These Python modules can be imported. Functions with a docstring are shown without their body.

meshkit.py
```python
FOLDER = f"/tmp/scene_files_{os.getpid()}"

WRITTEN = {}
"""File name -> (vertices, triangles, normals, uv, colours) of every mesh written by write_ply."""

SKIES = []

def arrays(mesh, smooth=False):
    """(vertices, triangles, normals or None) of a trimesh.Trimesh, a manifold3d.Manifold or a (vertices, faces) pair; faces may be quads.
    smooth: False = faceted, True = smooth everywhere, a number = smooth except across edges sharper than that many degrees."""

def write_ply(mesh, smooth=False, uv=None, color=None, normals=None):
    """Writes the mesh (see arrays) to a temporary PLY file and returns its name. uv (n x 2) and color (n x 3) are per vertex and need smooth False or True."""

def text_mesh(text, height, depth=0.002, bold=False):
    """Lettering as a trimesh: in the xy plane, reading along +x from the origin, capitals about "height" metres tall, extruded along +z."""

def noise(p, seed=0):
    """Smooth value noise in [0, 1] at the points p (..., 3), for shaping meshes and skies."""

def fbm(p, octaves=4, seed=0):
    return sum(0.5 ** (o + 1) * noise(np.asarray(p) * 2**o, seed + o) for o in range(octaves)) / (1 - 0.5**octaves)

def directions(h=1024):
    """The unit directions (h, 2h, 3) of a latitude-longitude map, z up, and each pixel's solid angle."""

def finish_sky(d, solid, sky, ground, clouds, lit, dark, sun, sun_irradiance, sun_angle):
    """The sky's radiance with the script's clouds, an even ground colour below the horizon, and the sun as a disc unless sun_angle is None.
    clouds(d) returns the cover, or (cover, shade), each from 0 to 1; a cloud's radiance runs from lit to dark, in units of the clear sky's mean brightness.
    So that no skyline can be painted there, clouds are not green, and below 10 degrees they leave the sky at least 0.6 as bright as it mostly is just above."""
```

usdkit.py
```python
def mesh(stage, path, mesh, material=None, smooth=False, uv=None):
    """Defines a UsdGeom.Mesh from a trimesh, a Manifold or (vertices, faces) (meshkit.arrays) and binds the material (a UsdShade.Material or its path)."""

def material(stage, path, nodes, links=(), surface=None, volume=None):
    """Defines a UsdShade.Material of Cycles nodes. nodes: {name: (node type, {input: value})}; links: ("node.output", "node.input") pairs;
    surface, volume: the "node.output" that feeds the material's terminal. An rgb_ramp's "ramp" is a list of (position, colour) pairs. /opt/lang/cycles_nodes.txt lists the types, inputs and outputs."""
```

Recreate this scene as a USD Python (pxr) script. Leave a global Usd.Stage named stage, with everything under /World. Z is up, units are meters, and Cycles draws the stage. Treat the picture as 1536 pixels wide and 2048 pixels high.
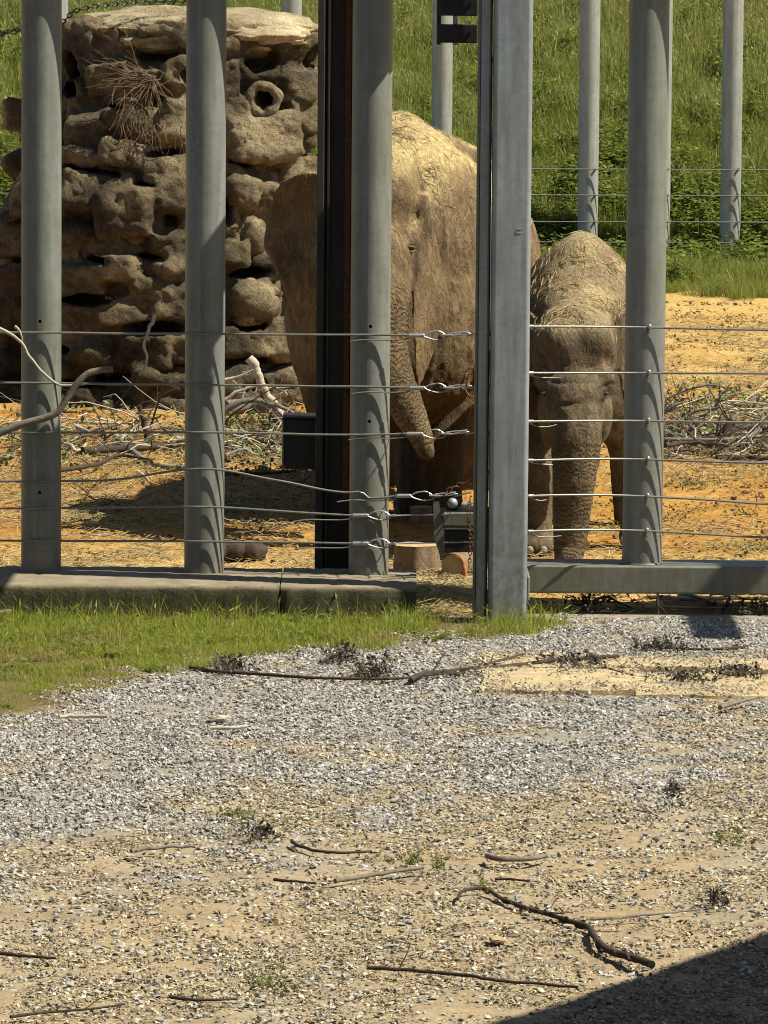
import math, random
import numpy as np, trimesh, manifold3d, usdkit, meshkit
from scipy.spatial.transform import Rotation
from scipy.spatial import ConvexHull
from pxr import Usd, UsdGeom, UsdLux, UsdShade, Gf, Sdf, Vt

stage = Usd.Stage.CreateInMemory()
UsdGeom.SetStageUpAxis(stage, UsdGeom.Tokens.z)
UsdGeom.SetStageMetersPerUnit(stage, 1.0)
UsdGeom.Xform.Define(stage, '/World')
UsdGeom.Scope.Define(stage, '/World/Looks')

# ---------------------------------------------------------------- camera
F = 10400.0                       # focal length, in pixels of a 1536 x 2048 picture
EYE = np.array([0.0, 0.0, 3.2])
PITCH = math.atan(1089.0 / F)
ROLL = math.radians(0.46)
EXPOSURE = 1.05
_r0 = np.array([1.0, 0, 0]); _f = np.array([0, math.cos(PITCH), -math.sin(PITCH)]); _u0 = np.array([0, math.sin(PITCH), math.cos(PITCH)])
UP = _u0 * math.cos(ROLL) - _r0 * math.sin(ROLL)
RIGHT = _r0 * math.cos(ROLL) + _u0 * math.sin(ROLL)
cam = UsdGeom.Camera.Define(stage, '/World/camera')
cam.CreateHorizontalApertureAttr(36.0)
cam.CreateVerticalApertureAttr(48.0)
cam.CreateFocalLengthAttr(36.0 * F / 1536.0)
cam.CreateClippingRangeAttr(Gf.Vec2f(0.5, 5000))
cam.CreateExposureAttr(EXPOSURE)
m = Gf.Matrix4d(1.0)
m.SetRow(0, Gf.Vec4d(*RIGHT, 0)); m.SetRow(1, Gf.Vec4d(*UP, 0)); m.SetRow(2, Gf.Vec4d(*(-_f), 0)); m.SetRow(3, Gf.Vec4d(*EYE, 1))
cam.AddTransformOp().Set(m)

# ---------------------------------------------------------------- sun and sky
SUN_EL = math.radians(53)
SUN_AZ = math.atan2(0.9755, -0.22)      # atan2(x, y) of the direction towards the sun: from the right, a little in front
SUN = np.array([math.cos(SUN_EL) * math.sin(SUN_AZ), math.cos(SUN_EL) * math.cos(SUN_AZ), math.sin(SUN_EL)])
SUN_STRENGTH, SKY_STRENGTH = 1.25, 0.05
dome = UsdLux.DomeLight.Define(stage, '/World/sky')
dome_mat = usdkit.material(stage, '/World/Looks/sky_material', {
    'sky': ('sky_texture', {'sky_type': 'single_scattering', 'sun_disc': False, 'sun_elevation': SUN_EL, 'sun_rotation': SUN_AZ, 'aerosol_density': 0.8}),
    'bg': ('background_shader', {'strength': SKY_STRENGTH})}, [('sky.color', 'bg.color')], surface='bg.background')
UsdShade.MaterialBindingAPI.Apply(dome.GetPrim()).Bind(dome_mat)
sun = UsdLux.DistantLight.Define(stage, '/World/sun')
sun.CreateNormalizeAttr(True); sun.CreateIntensityAttr(SUN_STRENGTH); sun.CreateAngleAttr(0.53); sun.CreateColorAttr(Gf.Vec3f(1.0, 0.945, 0.80))
z_ = SUN; x_ = np.cross([0, 0, 1.0], z_); x_ /= np.linalg.norm(x_); y_ = np.cross(z_, x_)
m = Gf.Matrix4d(1.0); m.SetRow(0, Gf.Vec4d(*x_, 0)); m.SetRow(1, Gf.Vec4d(*y_, 0)); m.SetRow(2, Gf.Vec4d(*z_, 0))
sun.AddTransformOp().Set(m)

# ---------------------------------------------------------------- helpers
def ray(px, py):
    return _f + RIGHT * ((px - 768.0) / F) - UP * ((py - 1024.0) / F)

def at(px, py, Y=None, Z=None):
    """The point of the world seen at a pixel of the photograph, at depth Y or height Z."""
    d = ray(px, py)
    t = Y / d[1] if Y is not None else (Z - EYE[2]) / d[2]
    return EYE + d * t

def terrain(x, y):
    x, y = np.asarray(x, float), np.asarray(y, float)
    z = 0.165 * np.clip((y - 28.0) / 24.0, 0, 1)
    t = np.clip(y - 52.3, 0, None)
    bank = np.where(t < 16, 0.36 * t, 5.76 + 0.05 * (t - 16))
    return z + bank * np.clip(t / 0.8, 0, 1)

def ground_at(px, py, lift=0.0):
    Y = 28.0
    for _ in range(12):
        p = at(px, py, Y=Y)
        d = ray(px, py)
        zt = float(terrain(p[0], p[1])) + lift
        Y = (zt - EYE[2]) / d[2] * d[1]
    return at(px, py, Y=Y)

def scale_at(Y):
    return F / Y

_used = {}
def numbered(path):
    if path not in _used:
        _used[path] = 0
        return path
    _used[path] += 1
    return f'{path}_{_used[path]:03d}'

def mark(prim, label=None, cat=None, group=None, kind=None):
    for k, v in (('label', label), ('category', cat), ('group', group), ('kind', kind)):
        if v:
            prim.SetCustomDataByKey(k, v)
    return prim

ORIGIN = {}
def thing(name, label, cat, loc=(0, 0, 0), group=None, kind=None):
    path = numbered('/World/' + name)
    x = UsdGeom.Xform.Define(stage, path)
    x.AddTranslateOp().Set(Gf.Vec3d(*map(float, loc)))
    ORIGIN[path] = np.asarray(loc, float)
    mark(x.GetPrim(), label, cat, group, kind)
    return path

def holder(parent, name):
    path = numbered(parent + '/' + name)
    UsdGeom.Xform.Define(stage, path)
    ORIGIN[path] = ORIGIN[parent]
    return path

def to_vf(mesh):
    v, f, _ = meshkit.arrays(mesh, False)
    return v, f

RND_MATS = set()
def islands(prim_path, v, f, mat):
    """A random number for each separate piece of a mesh, so that stones, blades and straws differ in tone."""
    if mat not in RND_MATS:
        return
    from scipy.sparse import coo_matrix
    from scipy.sparse.csgraph import connected_components
    n = len(v)
    e = np.vstack([f[:, [0, 1]], f[:, [1, 2]]])
    c = connected_components(coo_matrix((np.ones(len(e)), (e[:, 0], e[:, 1])), shape=(n, n)), directed=False)[1]
    r = np.random.default_rng(n * 31 + len(f)).uniform(0, 1, c.max() + 1)
    primvar(prim_path, 'rnd', r[c])

def part(parent, name, mesh, mat, smooth=30, label=None, kind=None):
    """A mesh in world coordinates as a part of the thing (or part) at path parent."""
    path = numbered(parent + '/' + name)
    v, f = to_vf(mesh)
    o = ORIGIN[parent]
    p = usdkit.mesh(stage, path, (v - o, f), M[mat], smooth=False if mat in RND_MATS else smooth)
    islands(path, v, f, mat)
    ORIGIN[path] = o
    mark(p.GetPrim(), label, kind=kind)
    return path

def solo(name, mesh, mat, label=None, cat=None, group=None, kind=None, smooth=30, origin=None):
    path = numbered('/World/' + name)
    v, f = to_vf(mesh)
    o = np.zeros(3) if origin is None else np.asarray(origin, float)
    p = usdkit.mesh(stage, path, (v - o, f), M[mat], smooth=False if mat in RND_MATS else smooth)
    islands(path, v, f, mat)
    if origin is not None:
        UsdGeom.Xformable(p.GetPrim()).AddTranslateOp().Set(Gf.Vec3d(*map(float, o)))
    ORIGIN[path] = o
    mark(p.GetPrim(), label, cat, group, kind)
    return path

def primvar(path, name, values):
    UsdGeom.PrimvarsAPI(stage.GetPrimAtPath(path)).CreatePrimvar(name, Sdf.ValueTypeNames.FloatArray, 'vertex').Set(Vt.FloatArray.FromNumpy(np.asarray(values, np.float32)))

def cat_mesh(list_):
    vs, fs, n = [], [], 0
    for mm in list_:
        v, f = to_vf(mm)
        vs.append(v); fs.append(f + n); n += len(v)
    return np.vstack(vs), np.vstack(fs)

def spline(pts, n):
    """Smooth curve through points (any number of columns)."""
    pts = np.asarray(pts, float)
    if len(pts) == 2:
        return pts[0] + (pts[1] - pts[0]) * np.linspace(0, 1, n)[:, None]
    from scipy.interpolate import PchipInterpolator
    d = np.r_[0, np.cumsum(np.maximum(np.linalg.norm(np.diff(pts[:, :3], axis=0), axis=1), 1e-6))]
    return PchipInterpolator(d, pts)(np.linspace(0, d[-1], n))

def tube(points, radii, sides=8, caps=True):
    p = np.asarray(points, float)
    r = np.broadcast_to(np.asarray(radii, float), (len(p),))
    t = np.gradient(p, axis=0); t /= np.linalg.norm(t, axis=1, keepdims=True) + 1e-12
    ref = np.array([0, 0, 1.0]) if abs(t[:, 2]).mean() < 0.8 else np.array([1.0, 0, 0])
    a = np.cross(t, ref); a /= np.linalg.norm(a, axis=1, keepdims=True) + 1e-12
    b = np.cross(a, t)
    ang = np.arange(sides) * 2 * np.pi / sides
    v = p[:, None] + r[:, None, None] * (np.cos(ang)[None, :, None] * a[:, None] + np.sin(ang)[None, :, None] * b[:, None])
    n = len(p)
    i, j = np.meshgrid(np.arange(n - 1), np.arange(sides), indexing='ij')
    q = np.stack([i * sides + j, i * sides + (j + 1) % sides, (i + 1) * sides + (j + 1) % sides, (i + 1) * sides + j], -1).reshape(-1, 4)
    f = np.vstack([q[:, [0, 1, 2]], q[:, [0, 2, 3]]])
    v = v.reshape(-1, 3)
    if caps:
        v = np.vstack([v, p[0], p[-1]])
        k = np.arange(sides)
        f = np.vstack([f, np.stack([(k + 1) % sides, k, np.full(sides, n * sides)], 1),
                       np.stack([(n - 1) * sides + k, (n - 1) * sides + (k + 1) % sides, np.full(sides, n * sides + 1)], 1)])
    # keep faces pointing outwards
    tm = trimesh.Trimesh(v, f, process=False)
    if caps and tm.volume < 0:
        f = f[:, ::-1]
    return v, f

def box(x0, x1, y0, y1, z0, z1, bevel=0.004):
    """A box with chamfered edges."""
    pts = []
    for x, sx in ((x0, 1), (x1, -1)):
        for y, sy in ((y0, 1), (y1, -1)):
            for z, sz in ((z0, 1), (z1, -1)):
                b = min(bevel, (x1 - x0) * .3, (y1 - y0) * .3, (z1 - z0) * .3)
                pts += [(x + sx * b, y + sy * b, z), (x + sx * b, y, z + sz * b), (x, y + sy * b, z + sz * b)]
    return hull(pts)

def hull(pts):
    h = manifold3d.Manifold.hull_points(np.asarray(pts, np.float64))
    return to_vf(h)

def cyl(p0, p1, r, sides=24, r1=None):
    p0, p1 = np.asarray(p0, float), np.asarray(p1, float)
    return tube([p0, p1], [r, r if r1 is None else r1], sides)

def man(mesh):
    v, f = to_vf(mesh)
    return manifold3d.Manifold(manifold3d.Mesh(vert_properties=np.ascontiguousarray(v, np.float32), tri_verts=np.ascontiguousarray(f, np.uint32)))

def fbm(p, octaves=4, seed=0):
    return meshkit.fbm(p, octaves, seed)

def instancer(path, protos, mats, pos, idx, quat, scale, label, cat, kind='stuff'):
    """protos: list of (v, f) meshes in local coordinates; one PointInstancer of them."""
    pi = UsdGeom.PointInstancer.Define(stage, path)
    targets = []
    for k, (mesh, mat) in enumerate(zip(protos, mats)):
        q = f'{path}/source_{k:03d}'
        usdkit.mesh(stage, q, mesh, M[mat])
        islands(q, *mesh, mat)
        targets.append(Sdf.Path(q))
    pi.CreatePrototypesRel().SetTargets(targets)
    pi.CreatePositionsAttr(Vt.Vec3fArray.FromNumpy(np.asarray(pos, np.float32)))
    pi.CreateProtoIndicesAttr(Vt.IntArray.FromNumpy(np.asarray(idx, np.int32)))
    q = np.asarray(quat, np.float32)                      # x y z w
    pi.CreateOrientationsAttr(Vt.QuathArray([Gf.Quath(float(w), float(x), float(y), float(z)) for x, y, z, w in q]))
    pi.CreateScalesAttr(Vt.Vec3fArray.FromNumpy(np.asarray(scale, np.float32)))
    mark(pi.GetPrim(), label, cat, kind=kind)
    return pi
# ---------------------------------------------------------------- materials
M = {}
ALBEDO = dict(grass_near=1.1, grass_bank=1.1, grass_top=1.15, nettle=.9, grass_dry=.8, gravel_grey=.63, gravel_tan=.65, hide_adult=.68, rock_mass=.56, rust=.9, eye=1)
def mat(name, nodes, links, surface='p.BSDF'):
    links, nodes = list(links), dict(nodes)
    for k, (a, b) in list(enumerate(links)):                # one common step from picked colours to real albedos
        if b in ('p.base_color', 't.color'):
            q = 'albedo_' + b.split('.')[0]
            nodes[q] = ('hsv', {'value': ALBEDO.get(name, .69)})
            links[k] = (a, q + '.color'); links.append((q + '.color', b))
    M[name] = usdkit.material(stage, '/World/Looks/' + name, nodes, links, surface=surface)

def plain(name, color, rough=0.7, metal=0.0, var=0.25, scale=8.0, bump=0.0, bump_scale=60.0, spec=0.3, dist=0.01, random=False, color2=None):
    """Principled material whose colour wanders between two tones; relief from fine noise."""
    c = np.array(color, float); c2 = np.array(color2, float) if color2 is not None else c * (1 - var)
    nodes = {'g': ('geometry', {}), 'n': ('noise_texture', {'scale': scale, 'detail': 6, 'roughness': .6}),
             'r': ('rgb_ramp', {'ramp': [(0.3, tuple(c2)), (0.7, tuple(np.minimum(c * (1 + .3 * var), .95)))]}),
             'p': ('principled_bsdf', {'roughness': rough, 'metallic': metal, 'specular_ior_level': spec})}
    links = [('g.position', 'n.vector'), ('n.fac', 'r.fac')]
    col = 'r.color'
    if random:
        nodes['m'] = ('map_range', {'from_min': 0, 'from_max': 1, 'to_min': .55, 'to_max': 1.35})
        nodes['h'] = ('hsv', {})
        nodes['rn'] = ('attribute', {'attribute': 'rnd'})
        RND_MATS.add(name)
        links += [('rn.fac', 'm.value'), ('m.result', 'h.value'), (col, 'h.color')]
        col = 'h.color'
    links.append((col, 'p.base_color'))
    if bump:
        nodes['bn'] = ('noise_texture', {'scale': bump_scale, 'detail': 8, 'roughness': .65})
        nodes['b'] = ('bump', {'strength': bump, 'distance': dist})
        links += [('g.position', 'bn.vector'), ('bn.fac', 'b.height'), ('b.normal', 'p.normal')]
    mat(name, nodes, links)

# galvanised steel: cool grey, mottled spangle, vertical run stains, a little algae low down
def galvanised(name, base, stain_shade, metal=0.35, rough=0.5, streak=0.5):
    base, stain_shade = np.array(base), np.array(stain_shade)
    mat(name, {
        'g': ('geometry', {}),
        'm1': ('mapping', {'scale': (9, 9, 9)}), 'v': ('voronoi_texture', {'scale': 3.2, 'randomness': 1.0, 'feature': 'f1', 'detail': 2.0}),
        'm2': ('mapping', {'scale': (14, 14, 1.3)}), 'n2': ('noise_texture', {'scale': 2, 'detail': 6, 'roughness': .65}),
        'n3': ('noise_texture', {'scale': 55, 'detail': 5}),
        'n4': ('noise_texture', {'scale': 2.1, 'detail': 5, 'roughness': .6}),
        'r1': ('rgb_ramp', {'ramp': [(0.0, tuple(base * .88)), (0.5, tuple(base)), (1.0, tuple(base * 1.13))]}),
        'r2': ('rgb_ramp', {'ramp': [(0.45, (0, 0, 0)), (0.72, (1, 1, 1))]}),
        'fm': ('math', {'math_type': 'multiply', 'value2': streak}),
        'mx': ('mix_color', {'b': tuple(stain_shade)}),
        'r3': ('rgb_ramp', {'ramp': [(0.3, (.74, .74, .74)), (0.7, (1.14, 1.14, 1.14))]}),
        'mu': ('mix_color', {'blend_type': 'multiply', 'fac': 1.0}),
        'sz': ('separate_xyz', {}), 'mz': ('map_range', {'from_min': .9, 'from_max': .12, 'to_min': 0, 'to_max': .75, 'clamp': True}), 'nm': ('noise_texture', {'scale': 24, 'detail': 8, 'roughness': .75}), 'mn': ('map_range', {'from_min': .42, 'from_max': .68, 'clamp': True}), 'mm': ('math', {'math_type': 'multiply'}), 'md': ('mix_color', {'b': (.17, .12, .065)}),
        'ro': ('map_range', {'to_min': rough - .1, 'to_max': rough + .15}),
        'm5': ('mapping', {'scale': (5, 5, 85)}), 'n5': ('noise_texture', {'scale': 1.0, 'detail': 4, 'roughness': .6}), 'r5': ('map_range', {'from_min': .56, 'from_max': .74, 'to_min': 1.0, 'to_max': 1.14, 'clamp': True}), 'h5': ('hsv', {}),
        'b': ('bump', {'strength': .12, 'distance': .004}),
        'p': ('principled_bsdf', {'metallic': metal})},
        [('g.position', 'm5.vector'), ('m5.vector', 'n5.vector'), ('n5.fac', 'r5.value'), ('r5.result', 'h5.value'), ('md.result', 'h5.color'), ('h5.color', 'p.base_color')] +
        [('g.position', 'm1.vector'), ('m1.vector', 'v.vector'), ('g.position', 'm2.vector'), ('m2.vector', 'n2.vector'), ('g.position', 'n3.vector'), ('g.position', 'n4.vector'),
         ('v.color', 'r1.fac'), ('n4.fac', 'r2.fac'), ('r2.color', 'fm.value1'), ('fm.value', 'mx.fac'), ('r1.color', 'mx.a'), ('n2.fac', 'r3.fac'), ('mx.result', 'mu.a'), ('r3.color', 'mu.b'),
         ('g.position', 'sz.vector'), ('sz.z', 'mz.value'), ('g.position', 'nm.vector'), ('nm.fac', 'mn.value'), ('mz.result', 'mm.value1'), ('mn.result', 'mm.value2'), ('mm.value', 'md.fac'), ('mu.result', 'md.a'), ('n2.fac', 'ro.value'), ('ro.result', 'p.roughness'), ('n3.fac', 'b.height'), ('b.normal', 'p.normal')])
galvanised('galv_post', (.205, .21, .188), (.165, .17, .11), metal=.1, streak=.6)
galvanised('galv_gate', (.33, .36, .37), (.24, .26, .26), metal=.3, rough=.45)
galvanised('galv_far', (.31, .315, .285), (.26, .27, .21), metal=.05)
galvanised('galv_beam', (.17, .175, .14), (.15, .145, .07), streak=.8, metal=.15)
plain('black_steel', (.035, .035, .033), rough=.5, metal=.3, bump=.1)
plain('dark_steel', (.06, .052, .042), rough=.6, metal=.3, var=.4, scale=5, bump=.1, color2=(.03, .028, .025))
plain('cable', (.30, .29, .25), rough=.45, metal=.6, var=.3, scale=40)
plain('bright_steel', (.5, .51, .49), rough=.4, metal=.7, var=.2, scale=60)
plain('rust', (.17, .07, .035), rough=.85, var=.5, scale=50, bump=.4)
plain('hole_black', (.015, .014, .013), rough=.9)
plain('concrete', (.30, .255, .175), rough=.9, var=.3, scale=6, bump=.5, bump_scale=70, color2=(.17, .145, .09))
mat('kerb_concrete', {'g': ('geometry', {}), 'sx': ('separate_xyz', {}), 'n': ('noise_texture', {'scale': 7, 'detail': 8, 'roughness': .65}), 'n2': ('noise_texture', {'scale': 60, 'detail': 8, 'roughness': .7}),
     'r': ('rgb_ramp', {'ramp': [(.3, (.2, .165, .105)), (.7, (.36, .305, .21))]}), 'mo': ('rgb_ramp', {'ramp': [(.3, (.035, .033, .016)), (.7, (.10, .09, .045))]}),
     'z': ('map_range', {'from_min': .158, 'from_max': .128, 'to_min': 0, 'to_max': 1.0, 'clamp': True}), 'nz': ('math', {'math_type': 'multiply_add', 'value2': 1.6, 'value3': .15}), 'zz': ('math', {'math_type': 'multiply', 'use_clamp': True}), 'mx': ('mix_color', {}),  # moss tone below the top edge also paints shade onto the front
     'b': ('bump', {'strength': .6, 'distance': .012}), 'p': ('principled_bsdf', {'roughness': .92, 'specular_ior_level': .2})},
    [('g.position', 'sx.vector'), ('g.position', 'n.vector'), ('g.position', 'n2.vector'), ('sx.z', 'z.value'), ('n.fac', 'r.fac'), ('n2.fac', 'mo.fac'), ('n.fac', 'nz.value1'), ('nz.value', 'zz.value1'), ('z.result', 'zz.value2'), ('zz.value', 'mx.fac'),
     ('r.color', 'mx.a'), ('mo.color', 'mx.b'), ('mx.result', 'p.base_color'), ('n2.fac', 'b.height'), ('b.normal', 'p.normal')])
plain('bark_dark', (.075, .052, .036), rough=.9, var=.5, scale=30, bump=.6, bump_scale=90)
plain('bark_grey', (.22, .19, .145), rough=.9, var=.4, scale=25, bump=.5, bump_scale=90)
plain('wood_pale', (.52, .46, .35), rough=.85, var=.3, scale=25, bump=.3, bump_scale=90)
plain('wood_cut', (.55, .38, .2), rough=.85, var=.3, scale=30, bump=.3, bump_scale=120)
plain('wood_orange', (.5, .2, .07), rough=.85, var=.3, scale=30)
plain('bark_tan', (.27, .185, .105), rough=.9, var=.45, scale=35, bump=.6, bump_scale=90)
plain('plank', (.56, .45, .27), rough=.9, var=.35, scale=9, bump=.6, bump_scale=60, color2=(.36, .26, .13))
plain('dry_leaf', (.105, .09, .062), rough=.85, var=.5, scale=30, random=True)
plain('leaf_pale', (.15, .2, .05), rough=.6, random=True)
plain('root', (.2, .13, .07), rough=.9, random=True)
plain('straw', (.5, .39, .19), rough=.8, random=True)
plain('eye', (.012, .009, .007), rough=.12, spec=.6)
plain('nail', (.38, .30, .21), rough=.6, var=.3, scale=40)
plain('blocker_dark', (.06, .045, .03), rough=.85, var=.4, scale=4)
plain('roof', (.25, .25, .25), rough=.8)

def grass(name, a, b, tip, trans=0.35):
    RND_MATS.add(name)
    mat(name, {'g': ('attribute', {'attribute': 'rnd'}), 'r': ('rgb_ramp', {'ramp': [(0.0, a), (0.55, b), (0.93, b), (1.0, tip)]}),
               'p': ('principled_bsdf', {'roughness': .55, 'specular_ior_level': .35}), 't': ('translucent_bsdf', {}), 'mx': ('mix_closure', {'fac': trans})},
        [('g.fac', 'r.fac'), ('r.color', 'p.base_color'), ('r.color', 't.color'), ('p.BSDF', 'mx.closure1'), ('t.BSDF', 'mx.closure2')], surface='mx.closure')
grass('grass_near', (.10, .13, .014), (.25, .28, .035), (.45, .38, .14), trans=.5)
grass('grass_dry', (.2, .15, .05), (.38, .3, .12), (.5, .42, .2), trans=.3)
grass('grass_bank', (.10, .12, .018), (.20, .225, .04), (.38, .34, .14), trans=.5)
grass('grass_top', (.13, .145, .03), (.24, .25, .07), (.46, .40, .2), trans=.45)
grass('nettle', (.085, .115, .016), (.18, .22, .035), (.3, .31, .08), trans=.5)

def stones(name, ramp):
    RND_MATS.add(name)
    mat(name, {'g': ('geometry', {}), 'rn': ('attribute', {'attribute': 'rnd'}), 'r': ('rgb_ramp', {'ramp': ramp}), 'n': ('noise_texture', {'scale': 90, 'detail': 4}), 'm': ('map_range', {'to_min': .75, 'to_max': 1.2}), 'h': ('hsv', {}),
               'p': ('principled_bsdf', {'roughness': .8, 'specular_ior_level': .3})},
        [('rn.fac', 'r.fac'), ('r.color', 'h.color'), ('g.position', 'n.vector'), ('n.fac', 'm.value'), ('m.result', 'h.value'), ('h.color', 'p.base_color')])
stones('gravel_grey', [(0, (.17, .16, .145)), (.25, (.30, .285, .262)), (.6, (.43, .41, .375)), (.88, (.57, .545, .50)), (1, (.80, .77, .71))])
stones('gravel_tan', [(0, (.20, .155, .09)), (.3, (.33, .265, .165)), (.65, (.46, .385, .25)), (.9, (.60, .53, .38)), (1, (.8, .74, .6))])
stones('clods', [(0, (.13, .07, .028)), (.5, (.30, .165, .055)), (1, (.5, .32, .12))])

# ground: tone primvar picks between two palettes, noise inside each
def ground_mat(name, a, b, scale, bump, extra=None):
    nodes = {'g': ('geometry', {}), 't': ('attribute', {'attribute': 'tone'}),
             'n1': ('noise_texture', {'scale': scale, 'detail': 8, 'roughness': .7}), 'n2': ('noise_texture', {'scale': scale * 14, 'detail': 6, 'roughness': .7}),
             'ra': ('rgb_ramp', {'ramp': a}), 'rb': ('rgb_ramp', {'ramp': b}),
             'ad': ('math', {'math_type': 'multiply_add', 'value2': .9, 'value3': -.45}), 'ad2': ('math', {'math_type': 'add'}), 'cl': ('clamp', {}),
             'mx': ('mix_color', {}), 'tf': ('attribute', {'attribute': 'turf'}), 'tm': ('mix_color', {'b': (.15, .115, .045)}), 'sp': ('map_range', {'from_min': .3, 'from_max': .7, 'to_min': .72, 'to_max': 1.18, 'clamp': True}), 'h': ('hsv', {}),
             'b': ('bump', {'strength': bump, 'distance': .02}), 'p': ('principled_bsdf', {'roughness': .95, 'specular_ior_level': .15})}
    links = [('g.position', 'n1.vector'), ('g.position', 'n2.vector'), ('n1.fac', 'ra.fac'), ('n1.fac', 'rb.fac'), ('n2.fac', 'ad.value1'), ('ad.value', 'ad2.value1'), ('t.fac', 'ad2.value2'), ('ad2.value', 'cl.value'),
             ('cl.result', 'mx.fac'), ('ra.color', 'mx.a'), ('rb.color', 'mx.b'), ('tf.fac', 'tm.fac'), ('mx.result', 'tm.a'), ('tm.result', 'h.color'), ('n2.fac', 'sp.value'), ('sp.result', 'h.value'), ('h.color', 'p.base_color'), ('n2.fac', 'b.height'), ('b.normal', 'p.normal')]
    mat(name, nodes, links)
ground_mat('yard_soil', [(.3, (.23, .205, .165)), (.7, (.38, .345, .28))], [(.3, (.31, .225, .125)), (.7, (.46, .36, .22))], 2.2, .6)
ground_mat('paddock_sand', [(.3, (.30, .135, .026)), (.5, (.43, .215, .042)), (.7, (.52, .295, .07))], [(.3, (.47, .29, .085)), (.7, (.64, .46, .175))], 1.6, .8)
ground_mat('meadow_soil', [(.3, (.09, .10, .025)), (.7, (.15, .15, .05))], [(.3, (.09, .10, .025)), (.7, (.15, .15, .05))], 2, .5)

# rockwork
def rock(name, dark, mid, light, scale=3.0):
    mat(name, {'g': ('geometry', {}), 'n': ('noise_texture', {'scale': scale, 'detail': 10, 'roughness': .68}), 'n2': ('noise_texture', {'scale': 38, 'detail': 8, 'roughness': .7}),
               'v': ('voronoi_texture', {'scale': 16, 'feature': 'distance_to_edge', 'detail': 2}), 'vr': ('map_range', {'from_min': 0, 'from_max': .06, 'to_min': .0, 'to_max': 1, 'clamp': True}),
               'r': ('rgb_ramp', {'ramp': [(.3, dark), (.5, mid), (.68, light)]}), 's': ('map_range', {'from_min': .3, 'from_max': .7, 'to_min': .6, 'to_max': 1.3, 'clamp': True}), 'h': ('hsv', {}),
               'hm': ('math', {'math_type': 'multiply_add', 'value2': .12}), 'b': ('bump', {'strength': .9, 'distance': .03}), 'p': ('principled_bsdf', {'roughness': .92, 'specular_ior_level': .2})},
        [('g.position', 'n.vector'), ('g.position', 'n2.vector'), ('g.position', 'v.vector'), ('v.distance', 'vr.value'), ('n.fac', 'r.fac'), ('n2.fac', 's.value'), ('r.color', 'h.color'), ('s.result', 'h.value'), ('h.color', 'p.base_color'),
         ('vr.result', 'hm.value1'), ('n2.fac', 'hm.value3'), ('hm.value', 'b.height'), ('b.normal', 'p.normal')])
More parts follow.
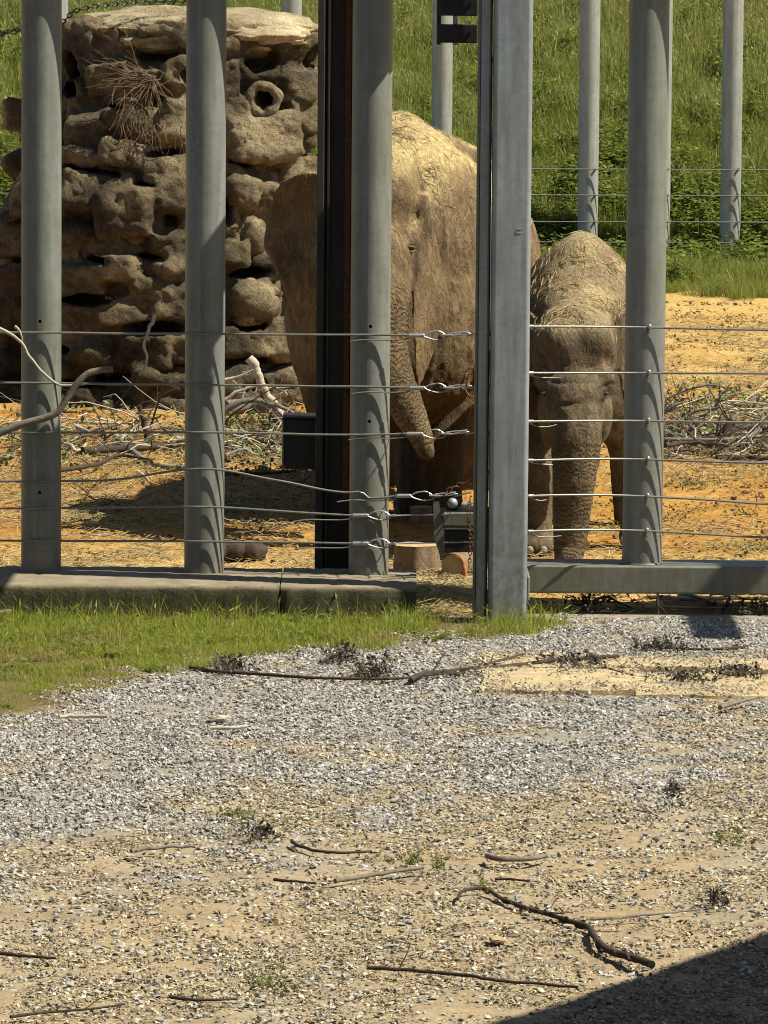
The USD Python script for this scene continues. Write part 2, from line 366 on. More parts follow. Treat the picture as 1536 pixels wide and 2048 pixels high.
def rock_two(name, A, B, scale=2.4):
    mat(name, {'g': ('geometry', {}), 't': ('attribute', {'attribute': 'tone'}), 'n': ('noise_texture', {'scale': scale, 'detail': 10, 'roughness': .72}), 'n2': ('noise_texture', {'scale': 42, 'detail': 8, 'roughness': .75}),
               'ra': ('rgb_ramp', {'ramp': A}), 'rb': ('rgb_ramp', {'ramp': B}), 'mx': ('mix_color', {}), 's': ('map_range', {'from_min': .3, 'from_max': .7, 'to_min': .5, 'to_max': 1.4, 'clamp': True}), 'h': ('hsv', {}),
               'n3': ('noise_texture', {'scale': 12, 'detail': 6, 'roughness': .7}), 'ad': ('math', {'math_type': 'multiply_add', 'value2': 1.2}),
               'b': ('bump', {'strength': 1.0, 'distance': .035}), 'p': ('principled_bsdf', {'roughness': .93, 'specular_ior_level': .2})},
        [('g.position', 'n.vector'), ('g.position', 'n2.vector'), ('g.position', 'n3.vector'), ('n.fac', 'ra.fac'), ('n.fac', 'rb.fac'), ('t.fac', 'mx.fac'), ('ra.color', 'mx.a'), ('rb.color', 'mx.b'), ('mx.result', 'h.color'), ('n2.fac', 's.value'), ('s.result', 'h.value'),
         ('h.color', 'p.base_color'), ('n3.fac', 'ad.value1'), ('n2.fac', 'ad.value3'), ('ad.value', 'b.height'), ('b.normal', 'p.normal')])
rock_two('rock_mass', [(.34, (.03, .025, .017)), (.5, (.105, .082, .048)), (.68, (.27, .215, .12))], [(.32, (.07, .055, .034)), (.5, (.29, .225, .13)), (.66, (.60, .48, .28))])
rock('rock_mass_rim', (.09, .07, .045), (.25, .2, .125), (.42, .34, .22))
rock('rock_brown', (.045, .034, .023), (.135, .096, .057), (.30, .22, .125))
rock('rock_tan', (.09, .06, .033), (.25, .175, .095), (.46, .34, .19))
rock('rock_grey', (.05, .043, .034), (.125, .105, .08), (.27, .23, .17))
rock('rock_red', (.06, .032, .018), (.17, .085, .04), (.3, .17, .085))
rock('rock_mortar', (.035, .026, .018), (.085, .062, .04), (.17, .125, .08))
rock('rock_cap', (.16, .125, .075), (.42, .34, .2), (.68, .57, .36))

# elephant hide: dusty brown, wrinkles as relief, rings down the trunk, dust and hay stains where they lie
def hide(name, dark, mid, light, dust):
    mat(name, {'g': ('geometry', {}), 'ring': ('attribute', {'attribute': 'ring'}), 'rm': ('attribute', {'attribute': 'ringmask'}), 'du': ('attribute', {'attribute': 'dust'}),
               'n': ('noise_texture', {'scale': 5, 'detail': 8, 'roughness': .65}), 'n2': ('noise_texture', {'scale': 70, 'detail': 6, 'roughness': .7}),
               'mp': ('mapping', {'scale': (26, 26, 11)}), 'nw': ('noise_texture', {'scale': 1.0, 'detail': 5, 'roughness': .6, 'distortion': .5}),
               'vr': ('map_range', {'from_min': 0, 'from_max': .07, 'to_min': 0, 'to_max': 1, 'clamp': True}), 'cd': ('math', {'math_type': 'subtract', 'value2': .5}), 'ca': ('math', {'math_type': 'absolute'}),
               'st': ('attribute', {'attribute': 'stain_shade'}), 'sti': ('math', {'math_type': 'multiply_add', 'value2': -.72, 'value3': 1.0}), 'mm3': ('math', {'math_type': 'multiply'}),
               'r': ('rgb_ramp', {'ramp': [(.3, dark), (.5, mid), (.7, light)]}),
               'wob': ('math', {'math_type': 'multiply_add', 'value2': 13.0}), 'sn': ('math', {'math_type': 'sine'}), 'ab': ('math', {'math_type': 'absolute'}), 'pw': ('math', {'math_type': 'power', 'value2': .45}),
               'rmul': ('mix_float', {'a': 1.0}),
               'dsum': ('math', {'math_type': 'multiply_add', 'value2': 1.4, 'value3': -.7}), 'dadd': ('math', {'math_type': 'add'}), 'dm': ('math', {'math_type': 'multiply'}), 'dcl': ('clamp', {}),
               'mx': ('mix_color', {'b': dust}),
               'spk': ('map_range', {'from_min': .3, 'from_max': .7, 'to_min': .82, 'to_max': 1.2, 'clamp': True}), 'mm2': ('math', {'math_type': 'multiply'}), 'rdark': ('map_range', {'to_min': .5, 'to_max': 1.06}), 'h': ('hsv', {}), 'vd': ('map_range', {'to_min': .87, 'to_max': 1.02}), 'mm': ('math', {'math_type': 'multiply'}),
               'h1': ('math', {'math_type': 'multiply_add', 'value2': .9}), 'h2': ('math', {'math_type': 'multiply', 'value2': .22}), 'h3': ('math', {'math_type': 'multiply_add', 'value2': .30}),
               'b': ('bump', {'strength': .95, 'distance': .013}), 'p': ('principled_bsdf', {'roughness': .85, 'specular_ior_level': .25})},
        [('g.position', 'n.vector'), ('g.position', 'n2.vector'), ('g.position', 'mp.vector'), ('mp.vector', 'nw.vector'), ('nw.fac', 'cd.value1'), ('cd.value', 'ca.value1'), ('ca.value', 'vr.value'),
         ('n.fac', 'r.fac'), ('nw.fac', 'wob.value1'), ('ring.fac', 'wob.value3'), ('wob.value', 'sn.value1'), ('sn.value', 'ab.value1'), ('ab.value', 'pw.value1'), ('rm.fac', 'rmul.fac'), ('pw.value', 'rmul.b'),
         ('n2.fac', 'dsum.value1'), ('dsum.value', 'dadd.value1'), ('du.fac', 'dadd.value2'), ('dadd.value', 'dm.value1'), ('du.fac', 'dm.value2'), ('dm.value', 'dcl.value'),
         ('dcl.result', 'mx.fac'), ('r.color', 'mx.a'), ('rmul.result', 'rdark.value'), ('vr.result', 'vd.value'), ('rdark.result', 'mm.value1'), ('vd.result', 'mm.value2'), ('mx.result', 'h.color'), ('n2.fac', 'spk.value'), ('spk.result', 'mm2.value1'), ('mm.value', 'mm2.value2'), ('st.fac', 'sti.value1'), ('mm2.value', 'mm3.value1'), ('sti.value', 'mm3.value2'), ('mm3.value', 'h.value'), ('h.color', 'p.base_color'),
         ('n2.fac', 'h2.value1'), ('vr.result', 'h3.value1'), ('h2.value', 'h3.value3'), ('rmul.result', 'h1.value1'), ('h3.value', 'h1.value3'), ('h1.value', 'b.height'), ('b.normal', 'p.normal')])
hide('hide_adult', (.095, .062, .03), (.17, .114, .055), (.26, .18, .09), (.47, .355, .16))
hide('hide_calf', (.068, .050, .029), (.13, .094, .052), (.205, .15, .085), (.44, .335, .165))
# ---------------------------------------------------------------- ground
def grid_mesh(xs, ys, zf):
    X, Y = np.meshgrid(xs, ys)
    Z = zf(X, Y)
    nx, ny = len(xs), len(ys)
    v = np.stack([X, Y, Z], -1).reshape(-1, 3)
    i, j = np.meshgrid(np.arange(ny - 1), np.arange(nx - 1), indexing='ij')
    a = i * nx + j
    f = np.vstack([np.stack([a, a + 1, a + nx + 1], -1).reshape(-1, 3), np.stack([a, a + nx + 1, a + nx], -1).reshape(-1, 3)])
    return v, f

def axis(lo, fine0, fine1, hi, step, grow=1.25):
    mid = list(np.arange(fine0, fine1 + 1e-6, step))
    up, s = [], step
    while mid[-1] + sum(up) < hi:
        s *= grow; up.append(s)
    dn, s = [], step
    while fine0 - sum(dn) > lo:
        s *= grow; dn.append(s)
    return np.r_[(fine0 - np.cumsum(dn))[::-1], mid, mid[-1] + np.cumsum(up)]

def bumps(X, Y, amp, freq, seed, octaves=4):
    return amp * (fbm(np.stack([X * freq, Y * freq, np.zeros_like(X)], -1), octaves, seed) - .5) * 2

Y_FENCE, Y_MEADOW = 25.9, 51.6

def yard_z(X, Y):
    near = np.clip((Y_FENCE - .15 - Y) / .6, 0, 1)
    return -0.012 + (bumps(X, Y, .016, 1.1, 3) + bumps(X, Y, .010, 7, 4)) * near

def smooth01(t):
    t = np.clip(t, 0, 1)
    return t * t * (3 - 2 * t)

def to_px(x, y, z):
    """Where points of the world lie in the photograph (for choosing what covers the ground there)."""
    d = np.stack([x - EYE[0], y - EYE[1], z - EYE[2]], -1)
    w = d @ _f
    return 768 + F * (d @ RIGHT) / w, 1024 - F * (d @ UP) / w

def turf_edge(X):
    return np.interp(X, [-6, -1.51, -.99, -.30, .28, .75], [20.0, 21.8, 23.5, 24.45, 24.75, 24.9])

# gravel is grey where fresh stone was spread along the fence, tan where it is worn into the soil
def yard_tone(X, Y):
    n = fbm(np.stack([X * 1.3, Y * .55, 0 * X], -1), 3, 11) - .5
    s = fbm(np.stack([X * 3.5, Y * 1.6, 0 * X + 5], -1), 3, 12) - .5
    edge = 19.0 + 0.8 * X + 5.0 * n                       # worn towards the viewer, and more on the right
    worn = .12 + .82 * smooth01((edge - Y) / 5.6 + .5)
    right = smooth01((X - .45 - n) / 1.3) * smooth01((23.2 - Y + 2 * n) / 1.4)
    turf = smooth01((Y - (turf_edge(X) + 1.2 * s)) / .5) * (X < .75)            # earth under the grass
    return np.clip(np.maximum(np.maximum(worn, right * .8), turf) + 1.25 * s, 0, 1)

xs = axis(-80, -2.1, 2.1, 80, .035); ys = axis(-60, 15.2, Y_FENCE, Y_FENCE, .045)
ys = ys[ys <= Y_FENCE]; ys[-1] = Y_FENCE
v, f = grid_mesh(xs, ys, yard_z)
yard = solo('yard_ground', (v, f), 'yard_soil', 'worn gravel and sand yard in front of the fence', 'yard', kind='structure', smooth=True)
primvar(yard, 'tone', yard_tone(v[:, 0], v[:, 1]))
primvar(yard, 'turf', smooth01((v[:, 1] - (turf_edge(v[:, 0]) - .1 + 1.6 * (fbm(v * [3, 1.5, 0], 3, 12) - .5))) / .5) * smooth01((.75 - v[:, 0]) / .2))

def paddock_z(X, Y):
    fade = np.clip((Y - Y_FENCE - .1) / .5, 0, 1) * np.clip((Y_MEADOW - Y) / 1.0, 0, 1)
    return terrain(X, Y) - 0.012 + (bumps(X, Y, .05, .7, 21) + bumps(X, Y, .03, 3.1, 22) + bumps(X, Y, .014, 9, 23)) * fade * .8

def paddock_h(x, y):
    return paddock_z(np.asarray(x, float), np.asarray(y, float))

xs = axis(-80, -3.3, 3.3, 80, .05); ys = np.arange(Y_FENCE, Y_MEADOW + .01, .06); ys[-1] = Y_MEADOW
v, f = grid_mesh(xs, ys, paddock_z)
paddock = solo('paddock_ground', (v, f), 'paddock_sand', 'orange sandy ground of the elephant paddock', 'ground', kind='structure', smooth=True)
X, Y = v[:, 0], v[:, 1]
tone = smooth01((Y - 36.5) / 5) * .85 + smooth01((29.3 - Y) / 1.6) * .9 + (fbm(np.stack([X * 1.2, Y * .5, 0 * X], -1), 3, 31) - .5) * 1.1
primvar(paddock, 'tone', np.clip(tone, 0, 1))

xs = axis(-1500, -6, 6, 1500, .5, 1.3); ys = axis(Y_MEADOW, Y_MEADOW, 66, 3000, .4, 1.3)
v, f = grid_mesh(xs, ys, lambda X, Y: terrain(X, Y) - 0.012 * np.clip((Y_MEADOW + .1 - Y) / .1, 0, 1))
solo('grassy_bank', (v, f), 'meadow_soil', 'earth of the green bank rising behind the far posts', 'bank', kind='structure', smooth=True)

# ---------------------------------------------------------------- near fence
R_POST = .1005
def bar(name, px, base_py, Z, Yc, r, top, matl, holes, label, cat='post', parent=None, group=None, plate=False):
    base = at(px, base_py, Y=Yc)
    x, z0 = base[0], Z
    body = man(cyl((x, Yc, z0), (x, Yc, top), r, 48))
    pts = []
    for hy in holes:
        p = at(px, hy, Y=Yc - r)
        body -= man(cyl((x + (hy % 3 - 1) * .003, Yc - r - .05, p[2]), (x, Yc - r + .035, p[2]), .0085, 12))
        pts.append(p[2])
    t = parent or thing(name, label, cat, (x, Yc, z0), group)
    part(t, 'steel_tube' if not parent else 'upright', body, matl, smooth=40)
    if not parent:
        part(t, 'top_cap', tube([(x, Yc, top), (x, Yc, top + .012), (x, Yc, top + .03)], [r * 1.03, r * 1.03, r * .8], 32), matl)
        if pts:
            for zc in pts:
                part(t, 'bolt_hole', cyl((x, Yc - r + .03, zc), (x, Yc - r + .0345, zc), .0084, 12), 'hole_black')
    return t, x

KT = .16                                     # top of the concrete kerb
Y_POST = 26.08
posts = [
    (82, 1147, [643, 985], 'galvanised fence post nearest the rock stack, crossed in front by a curved pale branch'),
    (408, 1152, [], 'galvanised fence post between the branch-crossed post and the dark steel column'),
    (737, 1150, [653, 843], 'galvanised fence post in front of the big elephant and the dark steel column'),
]
post_x = []
for px, by, holes, label in posts:
    _, x = bar('fence_post', px, by, KT - .002, Y_POST, R_POST, 4.05, 'galv_post', holes, label, group='round steel posts on the concrete kerb')
    post_x.append(x)
# one more post beyond the left edge of the view, which the wires run on to
base = at(-250, 1147, Y=Y_POST)
bar('fence_post', -250, 1147, KT - .002, Y_POST, R_POST, 4.05, 'galv_post', [], 'galvanised fence post standing beyond the branch-crossed post, outside the view', group='round steel posts on the concrete kerb')

# kerb of cast concrete sections with a worn, uneven front arris
kt = thing('concrete_kerb', 'weathered concrete kerb under the fence posts with grass growing against it', 'kerb', (-.8, 25.9, 0))
kx_end = at(835, 1170, Y=25.5)[0]
joints = [-6.0, -3.6, at(-330, 1170, Y=25.5)[0], at(560, 1170, Y=25.5)[0], kx_end]
for a, b in zip(joints[:-1], joints[1:]):
    n = int((b - a) / .03)
    secs = []
    xs_ = np.linspace(a + .003, b - .003, n)
    prof = np.array([(25.50, -.15), (25.50, .10), (25.502, KT - .02), (25.512, KT - .006), (25.53, KT), (25.8, KT + .002), (26.27, KT), (26.30, KT - .02), (26.30, -.15)])
    V = np.zeros((n, len(prof), 3)); V[:, :, 0] = xs_[:, None]; V[:, :, 1] = prof[:, 0]; V[:, :, 2] = prof[:, 1]
    wob = fbm(V.reshape(-1, 3) * np.array([6, 9, 9]), 4, 51).reshape(n, -1) - .5
    rag = np.clip(fbm(V.reshape(-1, 3) * np.array([22, 22, 22]), 3, 52).reshape(n, -1) - .45, 0, 1)
    V[:, 1:6, 1] += (wob * .02 + rag * .05)[:, 1:6]
    V[:, 2:7, 2] -= (np.abs(wob) * .010 + rag * .02)[:, 2:7]
    endround = np.minimum((xs_ - a) / .05, (b - xs_) / .05).clip(0, 1)
    V[:, 1:6, 1] += (.012 * (1 - endround) ** 2)[:, None]
    q = len(prof); i, j = np.meshgrid(np.arange(n - 1), np.arange(q), indexing='ij')
    A = i * q + j; B = i * q + (j + 1) % q
    f = np.vstack([np.stack([A, A + q, B + q], -1).reshape(-1, 3), np.stack([A, B + q, B], -1).reshape(-1, 3)])
    caps = [(0, k, k + 1) for k in range(1, q - 1)] + [((n - 1) * q, (n - 1) * q + k + 1, (n - 1) * q + k) for k in range(1, q - 1)]
    m_ = trimesh.Trimesh(V.reshape(-1, 3), np.vstack([f, caps]), process=False)
    if m_.volume < 0: m_.invert()
    part(kt, 'kerb_section', m_, 'kerb_concrete', smooth=35)

# dark steel column (H section) standing behind the third post, with a dark box on its flank
cx0 = at(631, 900, Y=26.4)[0]
t = thing('steel_column', 'dark steel H-section column standing tight behind the post before the big elephant', 'column', (cx0 + .1, 26.42, 0))
part(t, 'flange', box(cx0, cx0 + .035, 26.33, 26.53, -.1, 4.3), 'dark_steel')
part(t, 'flange', box(cx0 + .20, cx0 + .235, 26.33, 26.53, -.1, 4.3), 'dark_steel')
part(t, 'web', box(cx0 + .036, cx0 + .199, 26.40, 26.42, -.1, 4.3), 'dark_steel')
part(t, 'guide_angle', box(cx0 + .05, cx0 + .062, 26.345, 26.399, -.05, 4.3, .002), 'dark_steel')
part(t, 'rust_strip', box(cx0 + .14, cx0 + .17, 26.385, 26.399, .5, 4.2, .002), 'rust', label='rusty vertical strip down the column')
b0, b1 = at(570, 835, Y=26.6), at(632, 935, Y=26.6)
bx = thing('steel_box', 'black steel box fixed to the side of the dark column at knee height', 'box', ((b0[0] + b1[0]) / 2, 26.6, b1[2]))
part(bx, 'case', box(b0[0], b1[0], 26.5, 26.75, b1[2], b0[2]), 'black_steel')
part(bx, 'side_plate', box(b0[0] - .012, b0[0] - .001, 26.49, 26.76, b1[2] + .01, b0[2] - .0), 'galv_beam')
part(bx, 'lid', box(b0[0] - .012, b1[0], 26.488, 26.762, b0[2] + .001, b0[2] + .012), 'black_steel')

# ---------------------------------------------------------------- gate on the right: stile, sill beam, uprights
def rounded_box(x0, x1, y0, y1, z0, z1, r, seg=6):
    cs = manifold3d.CrossSection.square([x1 - x0 - 2 * r, y1 - y0 - 2 * r]).translate([x0 + r, y0 + r]).offset(r, manifold3d.JoinType.Round, circular_segments=4 * seg)
    return manifold3d.Manifold.extrude(cs, z1 - z0).translate([0, 0, z0])

gl = at(976, 1235, Y=25.42)[0]; gr = gl + .19
t = thing('gate_post', 'square galvanised steel gate post standing between the two elephants', 'gate post', ((gl + gr) / 2, 25.5, 0))
part(t, 'box_section', rounded_box(gl, gr, 25.40, 25.59, -.1, 3.8, .024), 'galv_gate', smooth=40)
# a stamped maker's mark: small raised rectangle
p = at(1038, 462, Y=25.40)
part(t, 'welded_tab', cat_mesh([box(p[0] - .014, p[0] + .014, 25.3975, 25.401, p[2] + .008, p[2] + .011, .0005), box(p[0] - .014, p[0] + .014, 25.3975, 25.401, p[2] - .011, p[2] - .008, .0005), box(p[0] - .014, p[0] - .011, 25.3975, 25.401, p[2] - .0079, p[2] + .0079, .0005)]), 'galv_gate')
for hy in (668, 772, 868, 945, 1018, 1090):
    pp = at(974, hy, Y=25.5)
    part(t, 'side_lug', cyl((gl - .045, 25.5, pp[2]), (gl + .004, 25.5, pp[2]), .011, 12), 'galv_gate')
    part(t, 'lug_eye', trimesh.creation.torus(.015, .005, 16, 8, transform=trimesh.transformations.translation_matrix((gl - .05, 25.5, pp[2]))), 'dark_steel')
part(t, 'guide_bar', box(gl - .060, gl - .012, 25.44, 25.475, 0.0, 3.75, .008), 'galv_gate', label='narrow steel bar beside the post')
part(t, 'guide_flange', box(gl - .075, gl - .062, 25.45, 25.585, -.02, 3.75, .003), 'galv_beam')
part(t, 'guide_web', box(gl - .0615, gl - .003, 25.565, 25.58, -.02, 3.75, .003), 'galv_beam')
# cross arm along the depth, on top of the post (above the view)
part(t, 'cross_arm', box(gl - .165, gl - .015, 24.3, 26.06, 3.35, 3.535), 'galv_gate')

gx0, gx1 = gr + .002, 4.6
g = thing('elephant_gate', 'long galvanised gate of a sill beam and round upright in front of the small elephant', 'gate', ((gx0 + gx1) / 2, 25.95, .1))
BT = .2357
part(g, 'sill_beam', manifold3d.Manifold.extrude(manifold3d.CrossSection.square([BT - .094 - .024, .30 - .024]).offset(.012, manifold3d.JoinType.Round, circular_segments=16), gx1 - gx0).rotate([0, 90, 0]).translate([gx0, 25.82 + .012, BT - .012]), 'galv_beam', smooth=40)
_, ux = bar('gate_upright', 1284, 1128, BT - .002, 25.95, R_POST, 4.05, 'galv_post', [], None, parent=g)
bar('gate_upright', 1640, 1130, BT - .002, 25.95, R_POST, 4.05, 'galv_post', [], None, parent=g)
bar('gate_upright', 1990, 1130, BT - .002, 25.95, R_POST, 4.05, 'galv_post', [], None, parent=g)
part(g, 'weld_seam', tube([(ux + (R_POST + .004) * math.cos(a), 25.95 + (R_POST + .004) * math.sin(a), BT + .003) for a in np.linspace(0, 2 * math.pi, 33)], .006, 6, caps=False), 'galv_beam')
part(g, 'head_bracket', box(ux - .12, ux + .55, 25.83, 25.95, 3.12, 3.22), 'galv_gate')
part(g, 'hinge_plate', box(gx0, gx0 + .012, 25.45, 25.82, .1, .22), 'galv_gate')
ax = at(2490, 1160, Y=25.9)[0]
part(g, 'cross_arm', box(ax, ax + .15, 24.3, 25.84, 3.68, 3.84), 'galv_gate')
part(g, 'arm_post', box(ax + .01, ax + .14, 25.86, 26.0, BT, 4.055), 'galv_gate')
# overhead rail along the fence line (above the view): what throws the shade on the upper ends of the posts
t = thing('overhead_rail', 'long steel rail running above the fence, out of view', 'rail', (-2, 26.0, 3.12))
part(t, 'rail', box(-6.0, gl - .17, 25.95, 26.075, 3.12, 3.24), 'galv_gate')

# hinges on the gate post
def hinge(y0, y1):
    a, b = at(862, y0, Y=25.72), at(972, y1, Y=25.72)
    t = holder('/World/gate_post', 'hinge')
    h = a[2] - b[2]
    part(t, 'upper_strap', box(a[0] + .04, gl - .076, 25.66, 25.70, a[2] - h * .42, a[2]), 'black_steel')
    part(t, 'lower_strap', box(a[0] + .035, gl - .076, 25.66, 25.70, b[2], b[2] + h * .40), 'black_steel')
    part(t, 'back_plate', box(a[0] + .03, a[0] + .05, 25.705, 25.80, b[2] - .01, a[2] + .012), 'black_steel')
    part(t, 'pin', cyl((a[0] + .12, 25.68, b[2] - .012), (a[0] + .12, 25.68, a[2] + .018), .012, 14), 'galv_gate')
    for q in (.2, .78):
        for zz in (a[2] - h * .2, b[2] + h * .2):
            part(t, 'bolt', cyl((a[0] + .04 + (gl - .116 - a[0]) * q, 25.644, zz), (a[0] + .04 + (gl - .116 - a[0]) * q, 25.662, zz), .011, 6), 'dark_steel')
hinge(-8, 86)

# latch assembly low on the gate post
ya, yb = at(872, 1005, Y=25.9), at(960, 1108, Y=25.9)
t = holder('/World/gate_post', 'latch')
part(t, 'arm', cyl((at(925, 1010, Y=25.85)[0], 25.85, at(925, 1010, Y=25.85)[2]), (gl - .002, 25.80, at(975, 1018, Y=25.8)[2]), .017, 16), 'galv_gate')
part(t, 'knuckle', trimesh.creation.icosphere(2, .026, ) .apply_translation(at(905, 1006, Y=25.85)), 'galv_gate')
part(t, 'side_plate', hull([at(866, 1004, Y=25.85), at(878, 1004, Y=25.85), at(889, 1075, Y=25.85), at(880, 1112, Y=25.85), at(868, 1075, Y=25.85)] + [q + [0, .012, 0] for q in [at(866, 1004, Y=25.85), at(878, 1004, Y=25.85), at(889, 1075, Y=25.85), at(880, 1112, Y=25.85), at(868, 1075, Y=25.85)]]), 'galv_beam')
c0, c1 = at(887, 1026, Y=25.9), at(952, 1052, Y=25.9)
part(t, 'cover', box(c0[0], c1[0], 25.9, 25.96, c1[2], c0[2]), 'galv_beam')
c0, c1 = at(889, 1060, Y=25.92), at(958, 1105, Y=25.92)
part(t, 'case', box(c0[0], c1[0], 25.92, 26.02, c1[2], c0[2]), 'black_steel')

# hanging chains
def chain(name, pts, Y, link, matl, label, n=None, sag=None):
    P = np.array([at(x, y, Y=yy) for (x, y), yy in zip(pts, np.broadcast_to(Y, (len(pts),)))])
    L = np.linalg.norm(np.diff(P, axis=0), axis=1).sum()
    n = n or max(4, int(L / (link * 1.45)))
    C = spline(P, n)
    T = np.gradient(C, axis=0); T /= np.linalg.norm(T, axis=1, keepdims=True)
    ms = []
    for k in range(n):
        a = np.linspace(0, 2 * math.pi, 13)[:-1]
        ref = np.array([0, 1.0, 0]) if abs(T[k, 1]) < .8 else np.array([0, 0, 1.0])
        s = np.cross(T[k], ref); s /= np.linalg.norm(s); u = np.cross(s, T[k])
        side = s if k % 2 else u
        ring = C[k] + np.cos(a)[:, None] * T[k] * link + np.sin(a)[:, None] * side * link * .62
        ring = np.vstack([ring, ring[:1]])
        ms.append(tube(ring, link * .2, 5, caps=False))
    t = thing(name, label, 'chain', C[0])
    part(t, 'links', cat_mesh(ms), matl, smooth=60, kind='stuff')
    return t
chain('chain', [(890, 988), (905, 975), (930, 966), (950, 960), (958, 950)], 25.75, .016, 'rust', 'rusty chain slung from the latch arm up to the gate post')
chain('chain', [(940, 1000), (937, 1040), (941, 1080), (938, 1130)], 25.72, .013, 'rust', 'rusty chain hanging straight down beside the latch')
chain('chain', [(958, 738), (935, 745), (927, 765), (934, 785), (945, 800)], 25.72, .022, 'rust', 'reddish chain loop hooked on the gate post between the upper two cables')

# added dark masses out of view, cutting sky and bounce light on posts
t = thing('elephant_house', 'dark block added beside the yard to cut stray light, outside the view', 'light_blocker', (-9, 14, 0))
part(t, 'wall', box(-12.0, -5.6, 4.0, 24.6, -.1, 5.6, .02), 'blocker_dark')
part(t, 'roof', hull([(x, y, z) for y in (3.6, 25.0) for x, z in ((-12.4, 5.602), (-5.2, 5.602), (-5.2, 5.72), (-12.4, 5.72), (-8.8, 7.4))]), 'roof')
t = thing('elephant_house', 'dark block added behind the viewer to cut stray light, outside the view', 'light_blocker', (0, -4, 0))
part(t, 'wall', box(-5.0, 9.0, -9.0, -2.5, -.1, 6.0, .02), 'blocker_dark')
part(t, 'roof', hull([(x, y, z) for x in (-5.4, 9.4) for y, z in ((-9.4, 6.002), (-2.1, 6.002), (-2.1, 6.12), (-9.4, 6.12), (-5.7, 7.8))]), 'roof')
# ---------------------------------------------------------------- blended solids
def surface_nets(Fd, origin, h):
    ins = Fd < 0
    nx, ny, nz = Fd.shape
    acc = np.zeros((nx - 1, ny - 1, nz - 1, 3), np.float32); cnt = np.zeros((nx - 1, ny - 1, nz - 1), np.float32)
    corners = [(a, b, c) for a in (0, 1) for b in (0, 1) for c in (0, 1)]
    def sl(o): return tuple(slice(o[k], o[k] + Fd.shape[k] - 1) for k in range(3))
    for a in corners:
        for k in range(3):
            if a[k] == 0:
                b = list(a); b[k] = 1; b = tuple(b)
                f0, f1 = Fd[sl(a)], Fd[sl(b)]
                cross = (f0 < 0) != (f1 < 0)
                if not cross.any():
                    continue
                t = np.where(cross, f0 / np.where(cross, f0 - f1, 1), 0)
                for q in range(3):
                    acc[..., q] += cross * (a[q] + (t if q == k else 0))
                cnt += cross
    act = cnt > 0
    index = -np.ones(act.shape, np.int64); index[act] = np.arange(act.sum())
    ijk = np.argwhere(act)
    V = origin + h * (ijk + acc[act] / cnt[act][:, None])
    quads = []
    for k in range(3):
        o1, o2 = [(1, 2), (2, 0), (0, 1)][k]
        s0 = [slice(1, -1)] * 3; s1 = [slice(1, -1)] * 3
        s0[k] = slice(0, -1); s1[k] = slice(1, None)
        A, B = ins[tuple(s0)], ins[tuple(s1)]
        for flip, mask in ((False, A & ~B), (True, B & ~A)):
            e = np.argwhere(mask)
            if not len(e):
                continue
            e = e + np.array([0 if q == k else 1 for q in range(3)])
            def cell(d1, d2):
                c = e.copy(); c[:, o1] -= d1; c[:, o2] -= d2
                return index[c[:, 0], c[:, 1], c[:, 2]]
            qd = np.stack([cell(1, 1), cell(0, 1), cell(0, 0), cell(1, 0)], 1)
            quads.append(qd[:, ::-1] if flip else qd)
    q = np.vstack(quads)
    q = q[(q >= 0).all(1)]
    return V, np.vstack([q[:, [0, 1, 2]], q[:, [0, 2, 3]]])

